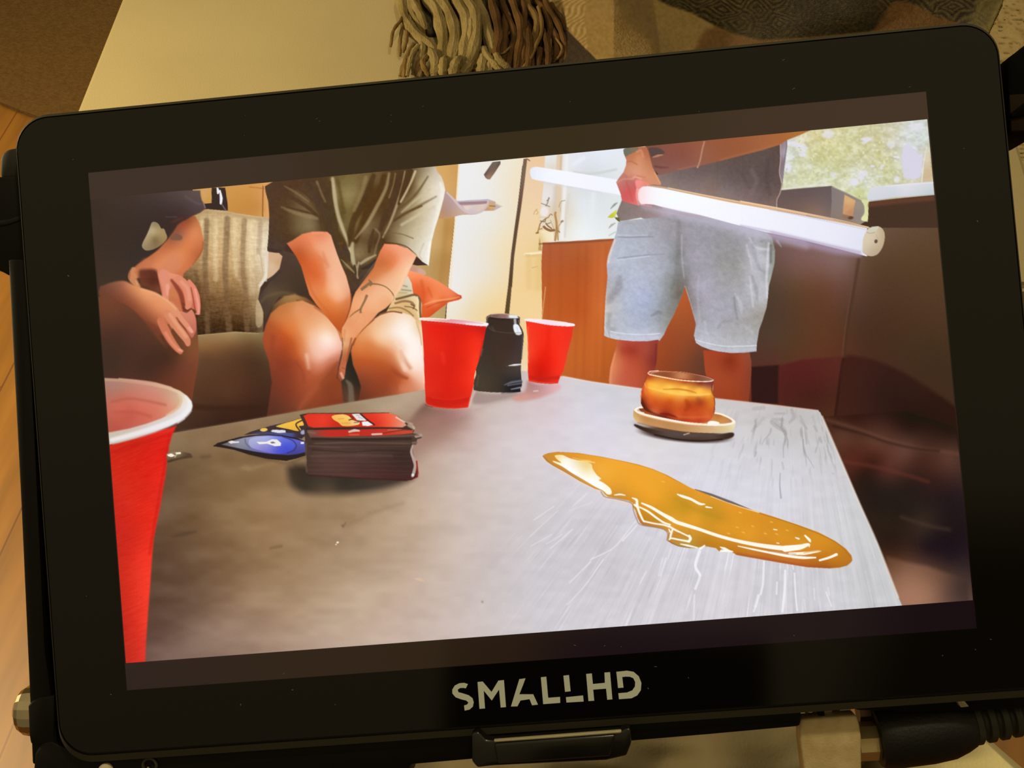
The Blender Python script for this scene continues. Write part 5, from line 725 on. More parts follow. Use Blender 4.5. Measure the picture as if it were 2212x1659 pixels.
    fill(P(260,195, 330,190, 400,220, 480,240, 600,270, 620,320, 660,380, 700,415, 680,430, 730,460, 790,510, 800,560, 760,565, 720,530, 640,490, 540,430, 420,360, 330,300, 250,260, 245,245, 320,265, 280,230, s=9), G((300,215,252,226,160),(350,240,255,250,240),(450,260,246,232,200),(550,300,240,216,150),(600,350,252,236,190),(450,340,255,253,246),(600,420,255,253,246),(700,480,255,254,250),(770,540,255,252,230)))
    S([480,245, 560,250, 640,262], [8,18,8], (255,224,140), .8, 10); S([430,215, 520,235, 600,240], 8, (250,206,110), .6, 9)
    for path, w in [([830,572, 880,566, 930,574], [8,16,8]), ([1000,600, 1040,620, 1045,660, 1060,720, 1095,800, 1110,825], [10,24,26,20,20,14]), ([1020,665, 1050,690], 18), ([1110,822, 1200,842, 1300,858, 1350,875], 16), ([1070,688, 1150,730, 1230,790, 1300,835, 1360,855], [14,20,20,18,14]), ([1090,650, 1180,690, 1280,750, 1370,800, 1420,830, 1500,856, 1640,900, 1800,955, 1960,1000, 2120,1035, 2280,1062, 2460,1082, 2560,1080], [14,26,30,40,34,34,30,30,30,34,40,46,36]), ([1350,870, 1400,900, 1480,940, 1545,970], [20,18,16,14]), ([1545,965, 1555,990, 1540,1015], 26), ([1540,1016, 1450,1000, 1370,985, 1350,1000], [20,16,14,10]), ([1385,900, 1370,940, 1360,990], [16,20,14]), ([1350,900, 1360,925], 12), ([1430,565, 1480,585, 1560,612, 1640,655, 1690,660], [10,26,24,24,12]), ([1705,686, 1760,694], [16,8]),
                    ([1460,1040, 1530,1055, 1620,1075], [8,20,10]), ([1650,1085, 1690,1055], [20,14]), ([1840,1070, 1880,1085, 1950,1115], [8,26,10]), ([1840,1110, 1900,1105, 1960,1112], [10,24,8]), ([2010,1060, 2150,1090, 2300,1120, 2460,1150, 2620,1170, 2750,1170], [8,16,20,26,26,14]), ([2460,1085, 2600,1070, 2680,1045, 2690,1065], [60,50,26,8]), ([2500,1130, 2640,1130, 2790,1110], [20,30,10]), ([2790,1196, 2880,1170, 2950,1140], [18,22,26]), ([2650,960, 2690,1000, 2700,1020], [16,26,10]), ([2560,980, 2590,990], [10,16]), ([2380,1030, 2400,1034], 8), ([2350,900, 2380,905], 9)]:
        S(path, w, wt, .97, 8)
    S([2640,1125, 2760,1105, 2800,1108], 12, (226,190,130), .8, 10); S([2300,1110, 2560,1135], 10, (190,176,176), .6, 10); S([1540,900, 1560,960], 8, (190,130,50), .5, 8)
    for x, y in [(1295,445), (2150,870), (2060,930), (2380,945), (2270,940), (2330,830), (2480,910), (2030,740), (2000,880), (1920,940)]: D(x, y, 22, 8, (248,196,96), .7, 15, .8)
    S([1400,600, 1560,690, 1720,750, 1850,790], [20,40,40,20], (184,138,32), .35, 50, clip=pm); S([1090,720, 1130,790, 1250,830], [20,40,20], (196,140,24), .5, 40, clip=pm); S([1400,950, 1440,940, 1510,975], 22, (196,136,60), .6, 14, clip=pm)
    S([700,540, 740,590, 860,612, 990,650, 1010,720, 1040,800, 1085,858, 1270,890, 1335,935, 1330,1005], 10, (156,120,90), .7, 9); S([1345,1010, 1440,1058, 1550,1075], 9, (140,96,60), .7, 8)
def paint_dust():
    """dust specks on the screen"""
    PH()
# ------------------------------------------------------------------ setting: floor
def colour_attr_material(name, rough=.9, bump=None, spec=.2, sheen=0.):
    m = bpy.data.materials.new(name); m.use_nodes = True; nt = m.node_tree; b = nt.nodes['Principled BSDF']
    a = nt.nodes.new('ShaderNodeVertexColor'); a.layer_name = 'tint'; nt.links.new(a.outputs['Color'], b.inputs['Base Color'])
    b.inputs['Roughness'].default_value = rough; b.inputs['Specular IOR Level'].default_value = spec; b.inputs['Sheen Weight'].default_value = sheen
    if bump:
        tcn = nt.nodes.new('ShaderNodeTexCoord'); n = nt.nodes.new('ShaderNodeTexNoise'); n.inputs['Scale'].default_value = bump[0]; n.inputs['Detail'].default_value = 6
        nt.links.new(tcn.outputs['Object'], n.inputs['Vector']); bp = nt.nodes.new('ShaderNodeBump'); bp.inputs['Strength'].default_value = bump[1]; bp.inputs['Distance'].default_value = bump[2]
        nt.links.new(n.outputs['Fac'], bp.inputs['Height']); nt.links.new(bp.outputs[0], b.inputs['Normal'])
    return m
def wood_floor_material():
    m = bpy.data.materials.new('orange_wood_floor'); m.use_nodes = True; nt = m.node_tree; nd, lk = nt.nodes, nt.links; b = nd['Principled BSDF']
    a = at_z(5, 1310, 0); c = at_z(28, 1259, 0); ang = math.atan2(c.y-a.y, c.x-a.x)
    tcn = nd.new('ShaderNodeTexCoord'); mp = nd.new('ShaderNodeMapping'); mp.vector_type = 'TEXTURE'; mp.inputs['Rotation'].default_value = (0, 0, ang); lk.new(tcn.outputs['Object'], mp.inputs['Vector'])
    br = nd.new('ShaderNodeTexBrick'); br.inputs['Scale'].default_value = 1; br.inputs['Brick Width'].default_value = .9; br.inputs['Row Height'].default_value = .062; br.inputs['Mortar Size'].default_value = .0008; br.inputs['Bias'].default_value = 0
    br.inputs['Color1'].default_value = tuple(lin((144, 98, 38)))+(1,); br.inputs['Color2'].default_value = tuple(lin((134, 90, 32)))+(1,); br.inputs['Mortar'].default_value = tuple(lin((112, 68, 27)))+(1,)
    lk.new(mp.outputs[0], br.inputs['Vector'])
    m2 = nd.new('ShaderNodeMapping'); m2.inputs['Scale'].default_value = (3, 26, 1); lk.new(mp.outputs[0], m2.inputs['Vector'])
    n = nd.new('ShaderNodeTexNoise'); n.inputs['Scale'].default_value = 2.2; n.inputs['Detail'].default_value = 7; lk.new(m2.outputs[0], n.inputs['Vector'])
    r = nd.new('ShaderNodeMapRange'); lk.new(n.outputs['Fac'], r.inputs[0]); r.inputs[1].default_value = .3; r.inputs[2].default_value = .7; r.inputs[3].default_value = .72; r.inputs[4].default_value = 1.18
    mx = nd.new('ShaderNodeVectorMath'); mx.operation = 'SCALE'; lk.new(br.outputs['Color'], mx.inputs[0]); lk.new(r.outputs[0], mx.inputs['Scale']); lk.new(mx.outputs[0], b.inputs['Base Color'])
    b.inputs['Roughness'].default_value = .45
    return m
fl = mesh_obj('floor', [(-2, -1.5, 0), (2, -1.5, 0), (2, 2.5, 0), (-2, 2.5, 0)], [(0, 1, 2, 3)], wood_floor_material())
tag(fl, 'orange-brown wooden plank floor seen left of the monitor', kind='structure')
bw = mesh_obj('wall_back', [(-2, 2.5, 0), (2, 2.5, 0), (2, 2.5, 2.4), (-2, 2.5, 2.4)], [(0, 1, 2, 3)], mat('plaster_wall', (206, 190, 150), .9, 0, .2))
tag(bw, 'plain plaster wall far behind the bench', kind='structure')

# ------------------------------------------------------------------ things behind the monitor
def grid_obj(name, P3, m, parent=None, tint=None):
    """surface through a rows x cols array of points, optional per-point colour"""
    R, C = P3.shape[:2]; idx = np.arange(R*C).reshape(R, C)
    q = np.stack([idx[:-1, :-1], idx[1:, :-1], idx[1:, 1:], idx[:-1, 1:]], -1).reshape(-1, 4)
    me = fast_mesh(name, P3.reshape(-1, 3), q)
    me.materials.append(m); me.polygons.foreach_set('use_smooth', np.ones(len(q), bool))
    if tint is not None: put_tint(me, tint.reshape(-1, 3))
    o = bpy.data.objects.new(name, me); COL.objects.link(o)
    if parent: o.parent = parent
    return o
def fast_mesh(name, v, q):
    me = bpy.data.meshes.new(name); me.vertices.add(len(v)); me.vertices.foreach_set('co', np.ascontiguousarray(v, np.float32).ravel())
    me.loops.add(len(q)*4); me.loops.foreach_set('vertex_index', np.ascontiguousarray(q, np.int32).ravel())
    me.polygons.add(len(q)); me.polygons.foreach_set('loop_start', np.arange(len(q), dtype=np.int32)*4)
    me.update(calc_edges=True); return me
def put_tint(me, rgb):
    a = me.color_attributes.new('tint', 'FLOAT_COLOR', 'POINT'); a.data.foreach_set('color', np.c_[rgb, np.ones(len(rgb))].astype(np.float32).ravel())
def plane_pts(X, Y, z):
    """points where the photograph's lines of sight X,Y meet the height z"""
    u, v = (X-W/2)/FPX, (H/2-Y)/FPX; d = u[..., None]*np.array(RIGHT)+v[..., None]*np.array(UP)+np.array(FWD)
    return np.array(CAM_LOC)+d*((z-CAM_LOC.z)/d[..., 2])[..., None]

# round brown rug on the floor, top left
p0, p1, p2 = [at_z(*q, 0) for q in ((0, 229), (40, 246), (85, 262))]
def circ(a, b, c):
    d = 2*(a.x*(b.y-c.y)+b.x*(c.y-a.y)+c.x*(a.y-b.y))
    s = [p.x**2+p.y**2 for p in (a, b, c)]
    return Vector(((s[0]*(b.y-c.y)+s[1]*(c.y-a.y)+s[2]*(a.y-b.y))/d, (s[0]*(c.x-b.x)+s[1]*(a.x-c.x)+s[2]*(b.x-a.x))/d, 0))
n_ = Vector((p0.y-p2.y, p2.x-p0.x, 0)).normalized(); n_ = n_ if n_.y > 0 else -n_
rad_ = .62; cc = p1+n_*rad_; cc.z = 0
rings = []
for r_, z_ in ((rad_-.004, 0), (rad_, .002), (rad_, .007), (rad_-.006, .010)):
    rings.append([(cc.x+r_*math.cos(2*math.pi*i/96), cc.y+r_*math.sin(2*math.pi*i/96), z_) for i in range(96)])
rug = loft('round_rug', rings, mat('brown_rug_pile', (101, 77, 44), .95, 0, .1, noise=((90, 66, 35), 240), bump=(420, .6, .003)))
tag(rug, 'dark brown short-pile rug with a curved edge on the wood floor', 'rug')

# cream bench: smooth flat top, straight left edge
ZB = .25
a = at_z(258, 0, ZB); b = at_z(158, 249, ZB); d = (a-b).normalized(); nrm = Vector((d.y, -d.x, 0))
A0, A1_ = b-d*.12, a+d*.45; poly = [A0, A0+nrm*.62, A1_+nrm*.62, A1_]
bm = bmesh.new(); vs = [bm.verts.new((p.x, p.y, 0)) for p in poly]; f = bm.faces.new(vs); r = bmesh.ops.extrude_face_region(bm, geom=[f]); bmesh.ops.translate(bm, vec=(0, 0, ZB), verts=[v for v in r['geom'] if isinstance(v, bmesh.types.BMVert)])
bmesh.ops.bevel(bm, geom=bm.edges[:], offset=.004, segments=3, affect='EDGES')
tag(bm_obj('bench', bm, mat('cream_leatherette', (168, 154, 115), .6, 0, .3, noise=((161, 147, 109), 9), bump=(900, .15, .001)), None, True), 'smooth cream bench with a straight left edge under the fringed blanket', 'bench')

# woven blanket with a fringe, lying over the bench
bl = empty('fringed_blanket', Matrix.Translation((.2, .55, ZB)))
tag(bl, 'beige and olive woven blanket with tasselled edge draped over the cream bench', 'blanket')
st = 2.
gx, gy = np.meshgrid(np.arange(850, 2200, st), np.arange(-60, 170, st))
def win_of(x0, y0, st, nx, ny):
    def win(a, b, c, d):
        i0 = min(ny, max(0, int((b-y0)/st))); i1 = max(i0, min(ny, int((d-y0)/st)+2)); j0 = min(nx, max(0, int((a-x0)/st))); j1 = max(j0, min(nx, int((c-x0)/st)+2))
        return (slice(i0, i1), slice(j0, j1))
    return win
def blanket_pattern():
    global CV
    CV = Canvas(gx, gy, win_of(850, -60, st, gx.shape[1], gx.shape[0])); PH()
    CV.img[:] = (124, 100, 56)
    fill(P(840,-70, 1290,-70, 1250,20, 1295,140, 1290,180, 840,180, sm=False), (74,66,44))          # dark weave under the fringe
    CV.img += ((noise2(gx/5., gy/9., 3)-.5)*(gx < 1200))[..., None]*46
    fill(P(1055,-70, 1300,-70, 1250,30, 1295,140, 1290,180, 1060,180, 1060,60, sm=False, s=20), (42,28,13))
    fill(P(1150,-70, 1420,-70, 1430,60, 1420,180, 1320,180, 1290,130, 1230,70, 1175,0, sm=False), (124,100,56))
    t2 = P(1180,-70, 1268,-70, 1262,40, 1272,118, 1235,70, 1185,0, sm=False, s=6).full()             # cream twill band
    ph = np.sin((gx+gy*.9)/2.1+3*np.sin(gy/7.))*t2; CV.img += (ph*16+10*t2)[..., None]
    fill(P(1400,-70, 1440,-70, 1540,40, 1540,100, 1430,130, sm=False, s=6), (146,122,74))
    fill(P(1500,115, 1530,62, 1600,76, 1690,84, 1760,78, 1760,130, 1500,140, s=14), (112,82,46))
    ol = fill(P(1395,-70, 1412,-5, 1445,12, 1495,28, 1530,48, 1580,72, 1640,86, 1700,84, 1780,78, 1900,66, 2000,64, 2060,60, 2130,56, 2160,0, 2190,-70, sm=False, s=8), (66,56,32))
    wx, wy = gx+22*(noise2(gx/34., gy/26., 4)-.5), gy+18*(noise2(gx/30., gy/24., 9)-.5)
    cx_, cy_ = (wx/84.) % 1-.5, ((wy+12)/64.) % 1-.5
    rg = np.sin((np.abs(cx_)*84*.62+np.abs(cy_)*64)*2*np.pi/10.5)                                      # nested diamonds
    CV.img -= (ol*10)[..., None]; am = np.clip(.35+.9*noise2(gx/60., gy/40., 12), 0, 1)*(1-.65*np.clip((gx-1690)/60, 0, 1)*np.clip((1930-gx)/60, 0, 1))
    CV.img += (rg*ol*am*24)[..., None]*np.array((1, .96, .62)); CV.img += ((noise2(gx/4., gy/4., 15)-.5)*ol*22)[..., None]
    CV.img -= (np.clip((gx-1640)/90, 0, 1)*np.clip((1935-gx)/60, 0, 1)*ol*14)[..., None]
    fill(P(1890,72, 1905,40, 1925,10, 1950,2, 1990,16, 2020,34, 2070,50, 2060,66, 1960,76, s=10), (104,72,35), .85)
    fill(P(2080,70, 2105,20, 2125,-70, 2200,-70, 2140,70, sm=False, s=16), (108,99,58), .7)
    CV.img += ((noise2(gx/5., gy/5., 7)-.5)*16)[..., None]
    return lin(np.clip(CV.img, 0, 255))
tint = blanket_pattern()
Zb = ZB+.006+.004*(noise2(gx/60., gy/45., 2)-.5)
fx = gx-(1372+.62*gy)                                        # rolled fold: high on the left of this line, low on its right
Zb = Zb+.045*np.clip(.5-np.arctan(fx/13.)/np.pi, 0, 1)*np.clip((gx-1215)/110, 0, 1)
Zb = Zb+.010*np.exp(-((gx-1600)/130.)**2)+.006*np.sin(gx/70.+gy/40.)*np.clip((gx-1500)/80, 0, 1)
Zb = np.maximum(np.where(gx < 1190, ZB+.002, Zb), ZB+.0035)
P3 = np.stack([plane_pts(gx[i], gy[i], 0) for i in range(gx.shape[0])]); PT = np.array(CAM_LOC)+(P3-np.array(CAM_LOC))*((CAM_LOC.z-Zb)/CAM_LOC.z)[..., None]
# trim the blanket to its outline: keep quads inside
keepm = (gx > 900) & (gx < 2166-.45*gy) & ~((gx < 1058) & (gy > 70-.00*gx))
R_, C_ = gx.shape; idx = np.arange(R_*C_).reshape(R_, C_)
q = np.stack([idx[:-1, :-1], idx[1:, :-1], idx[1:, 1:], idx[:-1, 1:]], -1)[keepm[:-1, :-1]]
used, inv_ = np.unique(q, return_inverse=True)
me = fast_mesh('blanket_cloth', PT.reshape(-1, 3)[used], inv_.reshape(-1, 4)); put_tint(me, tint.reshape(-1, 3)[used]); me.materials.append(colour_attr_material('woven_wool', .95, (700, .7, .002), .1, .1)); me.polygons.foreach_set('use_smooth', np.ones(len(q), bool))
cl = bpy.data.objects.new('woven_cloth', me); COL.objects.link(cl); cl.parent = bl; cl.matrix_parent_inverse = bl.matrix_world.inverted()
so = cl.modifiers.new('thickness', 'SOLIDIFY'); so.thickness = .003; so.offset = -1
yarn = {k: mat('yarn_'+k, c, .95, 0, .1, noise=(c2, 120, (1, .35, 1)), bump=(900, .6, .002, (1, .3, 1))) for k, c, c2 in (('cream', (140, 123, 82), (112, 96, 59)), ('brown', (94, 68, 39), (68, 48, 26)), ('tan', (122, 98, 59), (96, 74, 41)))}
STR = [('cream', [575,300, 600,420, 590,520, 560,660], 30), ('cream', [660,400, 690,500, 700,660], 34), ('cream', [800,480, 790,560, 780,660], 34), ('cream', [930,480, 880,560, 850,660], 40), ('cream', [1060,500, 990,580, 930,660], 40), ('cream', [1130,440, 1110,560, 1090,660], 36), ('tan', [480,480, 470,560, 460,660], 24), ('cream', [1010,60, 1020,200, 1010,330, 960,480], 30), ('cream', [1180,450, 1170,560, 1150,660], 36), ('brown', [1300,100, 1310,260, 1300,420, 1290,600], 30), ('brown', [1400,100, 1460,260, 1470,420, 1440,600], 30), ('brown', [1500,220, 1520,360, 1500,600], 30), ('brown', [1700,200, 1740,380, 1720,600], 28), ('brown', [1790,300, 1830,440, 1840,600], 26), ('brown', [1880,420, 1920,600], 22), ('brown', [1640,250, 1680,420, 1670,600], 26), ('cream', [420,-80, 425,0, 445,150, 520,270, 640,370, 720,470, 750,640], 40), ('cream', [455,-60, 475,0, 520,110, 580,220, 610,320], 24), ('tan', [540,-60, 570,60, 600,180, 610,300], 16), ('cream', [490,-60, 540,60, 600,160, 625,260], 26),
 ('cream', [620,-80, 645,0, 720,110, 765,240, 775,420, 770,620], 44), ('cream', [720,-80, 745,0, 835,120, 885,260, 870,430, 830,640], 44), ('cream', [880,-80, 905,0, 965,120, 990,280, 960,450, 890,640], 40), ('cream', [960,-80, 985,0, 1045,120, 1055,300, 1020,480, 940,640], 40),
 ('cream', [1040,-80, 1065,0, 1125,150, 1175,300, 1205,450, 1215,640], 42), ('tan', [1000,200, 1040,330, 1060,450, 1050,600], 26), ('cream', [1120,420, 1160,500, 1230,570, 1260,640], 26), ('cream', [1225,480, 1270,530, 1340,590], 26), ('cream', [560,440, 540,520, 520,640], 22), ('tan', [640,480, 600,540, 640,640], 24), ('cream', [700,520, 690,640], 30),
 ('tan', [425,150, 360,260, 335,400], 13), ('tan', [435,190, 420,330, 408,480], 14), ('tan', [470,230, 470,340, 440,450], 16), ('tan', [520,380, 460,500, 420,650], 20), ('cream', [560,390, 500,520, 470,650], 18), ('tan', [610,440, 560,560, 550,650], 20), ('cream', [780,560, 760,650], 30), ('tan', [850,420, 815,500], 9),
 ('brown', [1190,-60, 1205,50, 1250,200, 1262,350, 1245,460, 1260,600], 34), ('brown', [1270,-40, 1300,60, 1350,200, 1380,330, 1345,460, 1350,600], 26), ('tan', [1290,60, 1340,130, 1350,230], 10), ('tan', [1240,470, 1300,455, 1340,420, 1360,380], 9), ('brown', [1360,-60, 1375,40, 1425,180, 1440,350, 1420,480, 1400,600], 30), ('tan', [1330,300, 1370,230, 1340,200], 8),
 ('tan', [1480,-40, 1510,60, 1575,170, 1570,330, 1510,480, 1460,590], 28), ('brown', [1440,-40, 1470,60, 1480,180, 1470,320], 22), ('tan', [1590,60, 1625,210, 1590,380, 1520,500, 1440,590], 15), ('brown', [1560,0, 1640,90, 1690,250, 1670,400, 1640,590], 24), ('tan', [1700,330, 1690,430, 1690,540], 9), ('brown', [1650,0, 1720,150, 1790,280, 1800,420, 1770,580], 22), ('tan', [1740,330, 1790,400, 1770,470, 1720,530], 10),
 ('brown', [1700,40, 1790,180, 1850,320, 1870,560], 22), ('brown', [1800,200, 1880,330, 1900,560], 18), ('tan', [1870,330, 1880,440, 1890,560], 8), ('brown', [1850,250, 1930,360, 1960,560], 20), ('brown', [1330,430, 1320,600], 30), ('brown', [1530,400, 1540,600], 30), ('brown', [1610,420, 1600,600], 26)]
for k, (cn, pp, hw) in enumerate(STR):
    F(760, 0, 3.95); sp = spline(pts(pp), False, 6); n = len(sp); t = np.linspace(0, 1, n)
    zz = ZB+.006+.0012*(k % 4)+.003*np.sin(math.pi*t); zz = zz-.003*t
    path = [at_z(x, y, z) for (x, y), z in zip(sp, zz)]; dist = (CAM_LOC-path[n//2]).length
    rr = hw*(1.22 if cn == 'cream' else 1.1)/3.95/FPX*dist*(1+.12*np.sin(t*23+k))*np.where(t > .8, 1-(t-.8)*1.5, 1)*(np.clip(.25+t*2.5, 0, 1) if k < 16 else 1)
    path = [p+Vector((mnoise.noise(p*60+Vector((k, 0, 0)))*.0015, 0, .0)) for p in path]
    o = tube('tassel', path, [float(v) for v in rr], yarn[cn], None, 8); o.parent = bl; o.matrix_parent_inverse = bl.matrix_world.inverted()
    if cn != 'cream': o['label'] = 'brown yarn tassel' if cn == 'brown' else 'tan yarn tassel'

# nubbly cream rug, right of the blanket
gx2, gy2 = np.meshgrid(np.arange(2040, 2420, 3.), np.arange(-100, 1000, 3.))
n1 = noise2(gx2/15., gy2/8., 3); n2 = noise2(gx2/7., gy2/5., 5); n3 = noise2(gx2/30., gy2/14., 8)
ridge = np.abs(n1-.5)*2; ridge2 = np.abs(n3-.5)*2
Zr = .012+.0035*np.clip(ridge*3, 0, 1)**.5+.0025*np.clip(ridge2*3, 0, 1)**.5+.001*n2
P3 = plane_pts(gx2, gy2, 0.); P3 = np.array(CAM_LOC)+(P3-np.array(CAM_LOC))*((CAM_LOC.z-Zr)/CAM_LOC.z)[..., None]
P3[0, :, 2] = P3[-1, :, 2] = P3[:, 0, 2] = P3[:, -1, 2] = 0
tag(grid_obj('nubbly_rug', P3, mat('cream_boucle', (228, 204, 150), .95, 0, .1, noise=((214, 188, 132), 90), bump=(220, .5, .004))), 'cream nubbly wool rug showing right of the monitor and blanket', 'rug')

# soft grey cushion under the monitor, and a cream cloth beside it
def soft_block(name, label, cat, x0, x1f, y0, z, m, seed, amp):
    t, yy = np.meshgrid(np.linspace(0, 1, 110), np.linspace(y0, 1900, 60)); xr = x1f(yy); PX = x0+(xr-x0)*t
    fold = amp*(np.sin(PX/90.+yy/60.+seed)*.7+1.6*(noise2(PX/120., yy/50., seed)-.5)); edge = np.clip(np.minimum(1-t, t*1.5)/.07, 0, 1)
    Z = z+fold-.03*(1-edge)**2-.02*np.clip((y0+12-yy)/12, 0, 1); Q = plane_pts(PX, yy, 0.); Q = np.array(CAM_LOC)+(Q-np.array(CAM_LOC))*((CAM_LOC.z-Z)/CAM_LOC.z)[..., None]
    e = empty(name, Matrix.Translation((float(Q[..., 0].mean()), float(Q[..., 1].mean()), 0))); tag(e, label, cat)
    o = grid_obj(name+'_top', Q, m); o.parent = e; o.matrix_parent_inverse = e.matrix_world.inverted()
    rg = np.concatenate([Q[0], Q[1:, -1], Q[-1, -2::-1], Q[-2:0:-1, 0]]); low = rg.copy(); low[:, 2] = 0
    o = loft(name+'_side', [rg.tolist(), low.tolist()], m, None, False); o.parent = e; o.matrix_parent_inverse = e.matrix_world.inverted()
soft_block('seat_cushion', 'grey-beige soft cushion below the bottom edge of the monitor', 'cushion', 430, lambda y: 1838+0*y, 1500, .26, mat('grey_beige_cloth', (112, 102, 78), .95, 0, .1, noise=((100, 90, 66), 30), bump=(700, .25, .0006)), 6, .008)
soft_block('folded_cloth', 'pale cream folded cloth under the black cable plug', 'cloth', 1930, lambda y: 2146+(y-1605)*1.15, 1560, .275, mat('cream_cloth', (206, 196, 150), .95, 0, .1, noise=((194, 182, 136), 30), bump=(700, .25, .0006)), 11, .006)
# ------------------------------------------------------------------ the on-camera monitor
mon = empty('monitor', MON)
tag(mon, 'black on-camera monitor showing people around a table, silver letters on its lower bezel', 'monitor')
black = mat('black_anodised', (16, 14, 10), .5, 0, .45, bump=(9, .0, .1))
rimm = mat('worn_rim', (60, 56, 44), .6, 0, .25)
dkm = mat('black_plastic', (12, 10, 7), .5, 0, .2)
gloss = mat('black_gloss', (20, 18, 13), .22, 0, .6)
glassm = mat('black_glass', (11, 9, 6), .06, 0, .5, noise=None)
chrome = mat('chrome', (214, 200, 170), .16, 1.)
def PL(*a, z=0.):
    return [L(a[i], a[i+1], z) for i in range(0, len(a), 2)]
def ring(l, r, b, t, rad, z): return [(x, y, z) for x, y in rrect(l, r, b, t, rad)]
loft('housing', [ring(-88.9, 88.8, -59.0, 58.5, 6.4, -.9), ring(-89.3, 89.2, -59.7, 58.9, 6.8, -1.8), ring(-89.5, 89.3, -59.9, 59.0, 7, -3), ring(-89.2, 89.1, -59.8, 58.8, 7, -20), ring(-86, 86, -57, 56, 7, -23)], black, mon)
# thin worn rim framing the glass
def frame_ring(name, o1, o2, z1, z2, m):
    n = len(o1); v = [(x, y, z1) for x, y in o1]+[(x, y, z2) for x, y in o2]+[(x, y, z1-.8) for x, y in o1]+[(x, y, z2-.8) for x, y in o2]; f = []
    for i in range(n):
        j = (i+1) % n; f += [(i, j, n+j, n+i), (2*n+i, 3*n+i, 3*n+j, 2*n+j), (i, 2*n+i, 2*n+j, j), (n+i, n+j, 3*n+j, 3*n+i)]
    o = mesh_obj(name, v, f, m, mon); bm = bmesh.new(); bm.from_mesh(o.data); bmesh.ops.recalc_face_normals(bm, faces=bm.faces); bm.to_mesh(o.data); bm.free(); return o
frame_ring('rim', rrect(-88.5, 88.45, -58.3, 58.15, 6), rrect(-88.75, 88.8, -59.6, 58.7, 6.3), -.35, -.8, rimm)
GL = [rrect(-88.1, 88.1, -57.7, 57.8, 5.8)]
bm = bmesh.new(); vs = [bm.verts.new((x, y, -1.2)) for x, y in GL[0]]; f = bm.faces.new(vs); r = bmesh.ops.extrude_face_region(bm, geom=[f]); bmesh.ops.translate(bm, vec=(0, 0, 1.2), verts=[v for v in r['geom'] if isinstance(v, bmesh.types.BMVert)])
bm_obj('front_glass', bm, glassm, mon).data.set_sharp_from_angle(angle=.3)
# body showing past the glass: left flank, bottom rail, top-right edge
prism('side_rail', PL(20,560, 60,560, 100,1400, 135,1650, 72,1650, 66,1500, 48,1100, z=-3), -18, -2.4, dkm, mon, .5)
prism('bottom_rail', PL(74,1628, 88,1606, 110,1600, 195,1641, 560,1614, 1100,1573, 1732,1527, 1730,1570, 1530,1588, 1364,1602, 1023,1641, 884,1653, 870,1720, 66,1720, z=-2), -18, -2.0, dkm, mon, .6)
prism('bottom_rail', PL(1840,1519, 2240,1488, 2240,1530, 2000,1540, 1850,1535, z=-4), -18, -4, dkm, mon, .5)
prism('hinge_glint', PL(2058,1500, 2069,1498, 2092,1525, 2074,1527, z=-3), -5, -2.5, mat('polished_edge', (230, 214, 170), .3, .6), mon, .15)
lt = prism('latch', PL(1019,1582, 1034,1578, 1050,1596, 1068,1597, 1342,1577, 1352,1571, 1362,1571, 1364,1602, 1353,1630, 1310,1640, 1063,1652, 1032,1656, 1020,1642, z=1.5), -6, 2.2, gloss, mon, .9, 3)
prism('edge_highlight', PL(1066,1599, 1200,1589, 1343,1578, 1342,1584, 1200,1595, 1068,1604, z=2.6), 1.5, 2.6, mat('highlight_strip', (235, 226, 184), .4, .3, .5, noise=((120, 110, 80), 900)), lt, .2)  # pale strip added as the highlight line on the latch's scuffed top edge
prism('latch_tab', PL(1068,1604, 1330,1584, 1318,1632, 1075,1648, z=2.2), 1.8, 2.9, gloss, lt, .45, 3)
# clamp on the left side with its thumb lug
cp = prism('clamp', PL(-60,384, 44,382, 50,480, 56,560, 54,592, 20,596, 12,590, -4,584, -16,570, -60,560, z=-4), -16, -3.4, dkm, mon, .8)
prism('clamp_lug', PL(3,386, 3,345, 8,332, 20,323, 46,319, 48,386, z=-5), -12, -4.4, mat('dark_grey_lug', (30, 27, 19), .6), cp, .8)
prism('clamp_slot', PL(-60,484, 20,474, 47,464, 47,474, 20,484, -60,497, z=-3.2), -3.6, -3.15, mat('slot_black', (4, 4, 3), .8), cp, .1)
# bracket behind the right edge
br_ = prism('arm_bracket', PL(2260,60, 2212,100, 2185,120, 2166,134, 2168,200, 2180,288, 2260,284, z=-8), -24, -6, mat('bracket_black', (4, 3, 2), .85, 0, .1), mon, .8)
prism('bracket_lever', PL(2250,208, 2212,222, 2182,246, 2184,256, 2212,250, 2250,240, z=-5.5), -7, -5.2, mat('lever_black', (3, 3, 3), .85, 0, .1), br_, .3)
prism('bracket_plate', PL(2250,200, 2180,205, 2184,284, 2250,280, z=-5.8), -6.5, -5.7, mat('bracket_brown', (40, 30, 15), .8, 0, .1), br_, .2)
# knurled chrome socket and clip, lower left
x0, y0 = L(110, 1534, -9); x1, y1 = L(30, 1534, -9)
so_ = lathe('chrome_socket', (x0, y0, -9), (x1, y1, -9), [(0, 4.6), (3.2, 4.75), (4.4, 4.55), (5.3, 4.0), (6.0, 3.0), (6.3, 1.6), (6.35, .2)], chrome, mon, 18, False)
prism('socket_clip', PL(61,1522, 70,1513, 84,1505, 120,1500, 120,1625, 95,1608, 80,1611, 67,1606, 64,1586, z=-2.6), -8, -2.2, dkm, mon, .5)
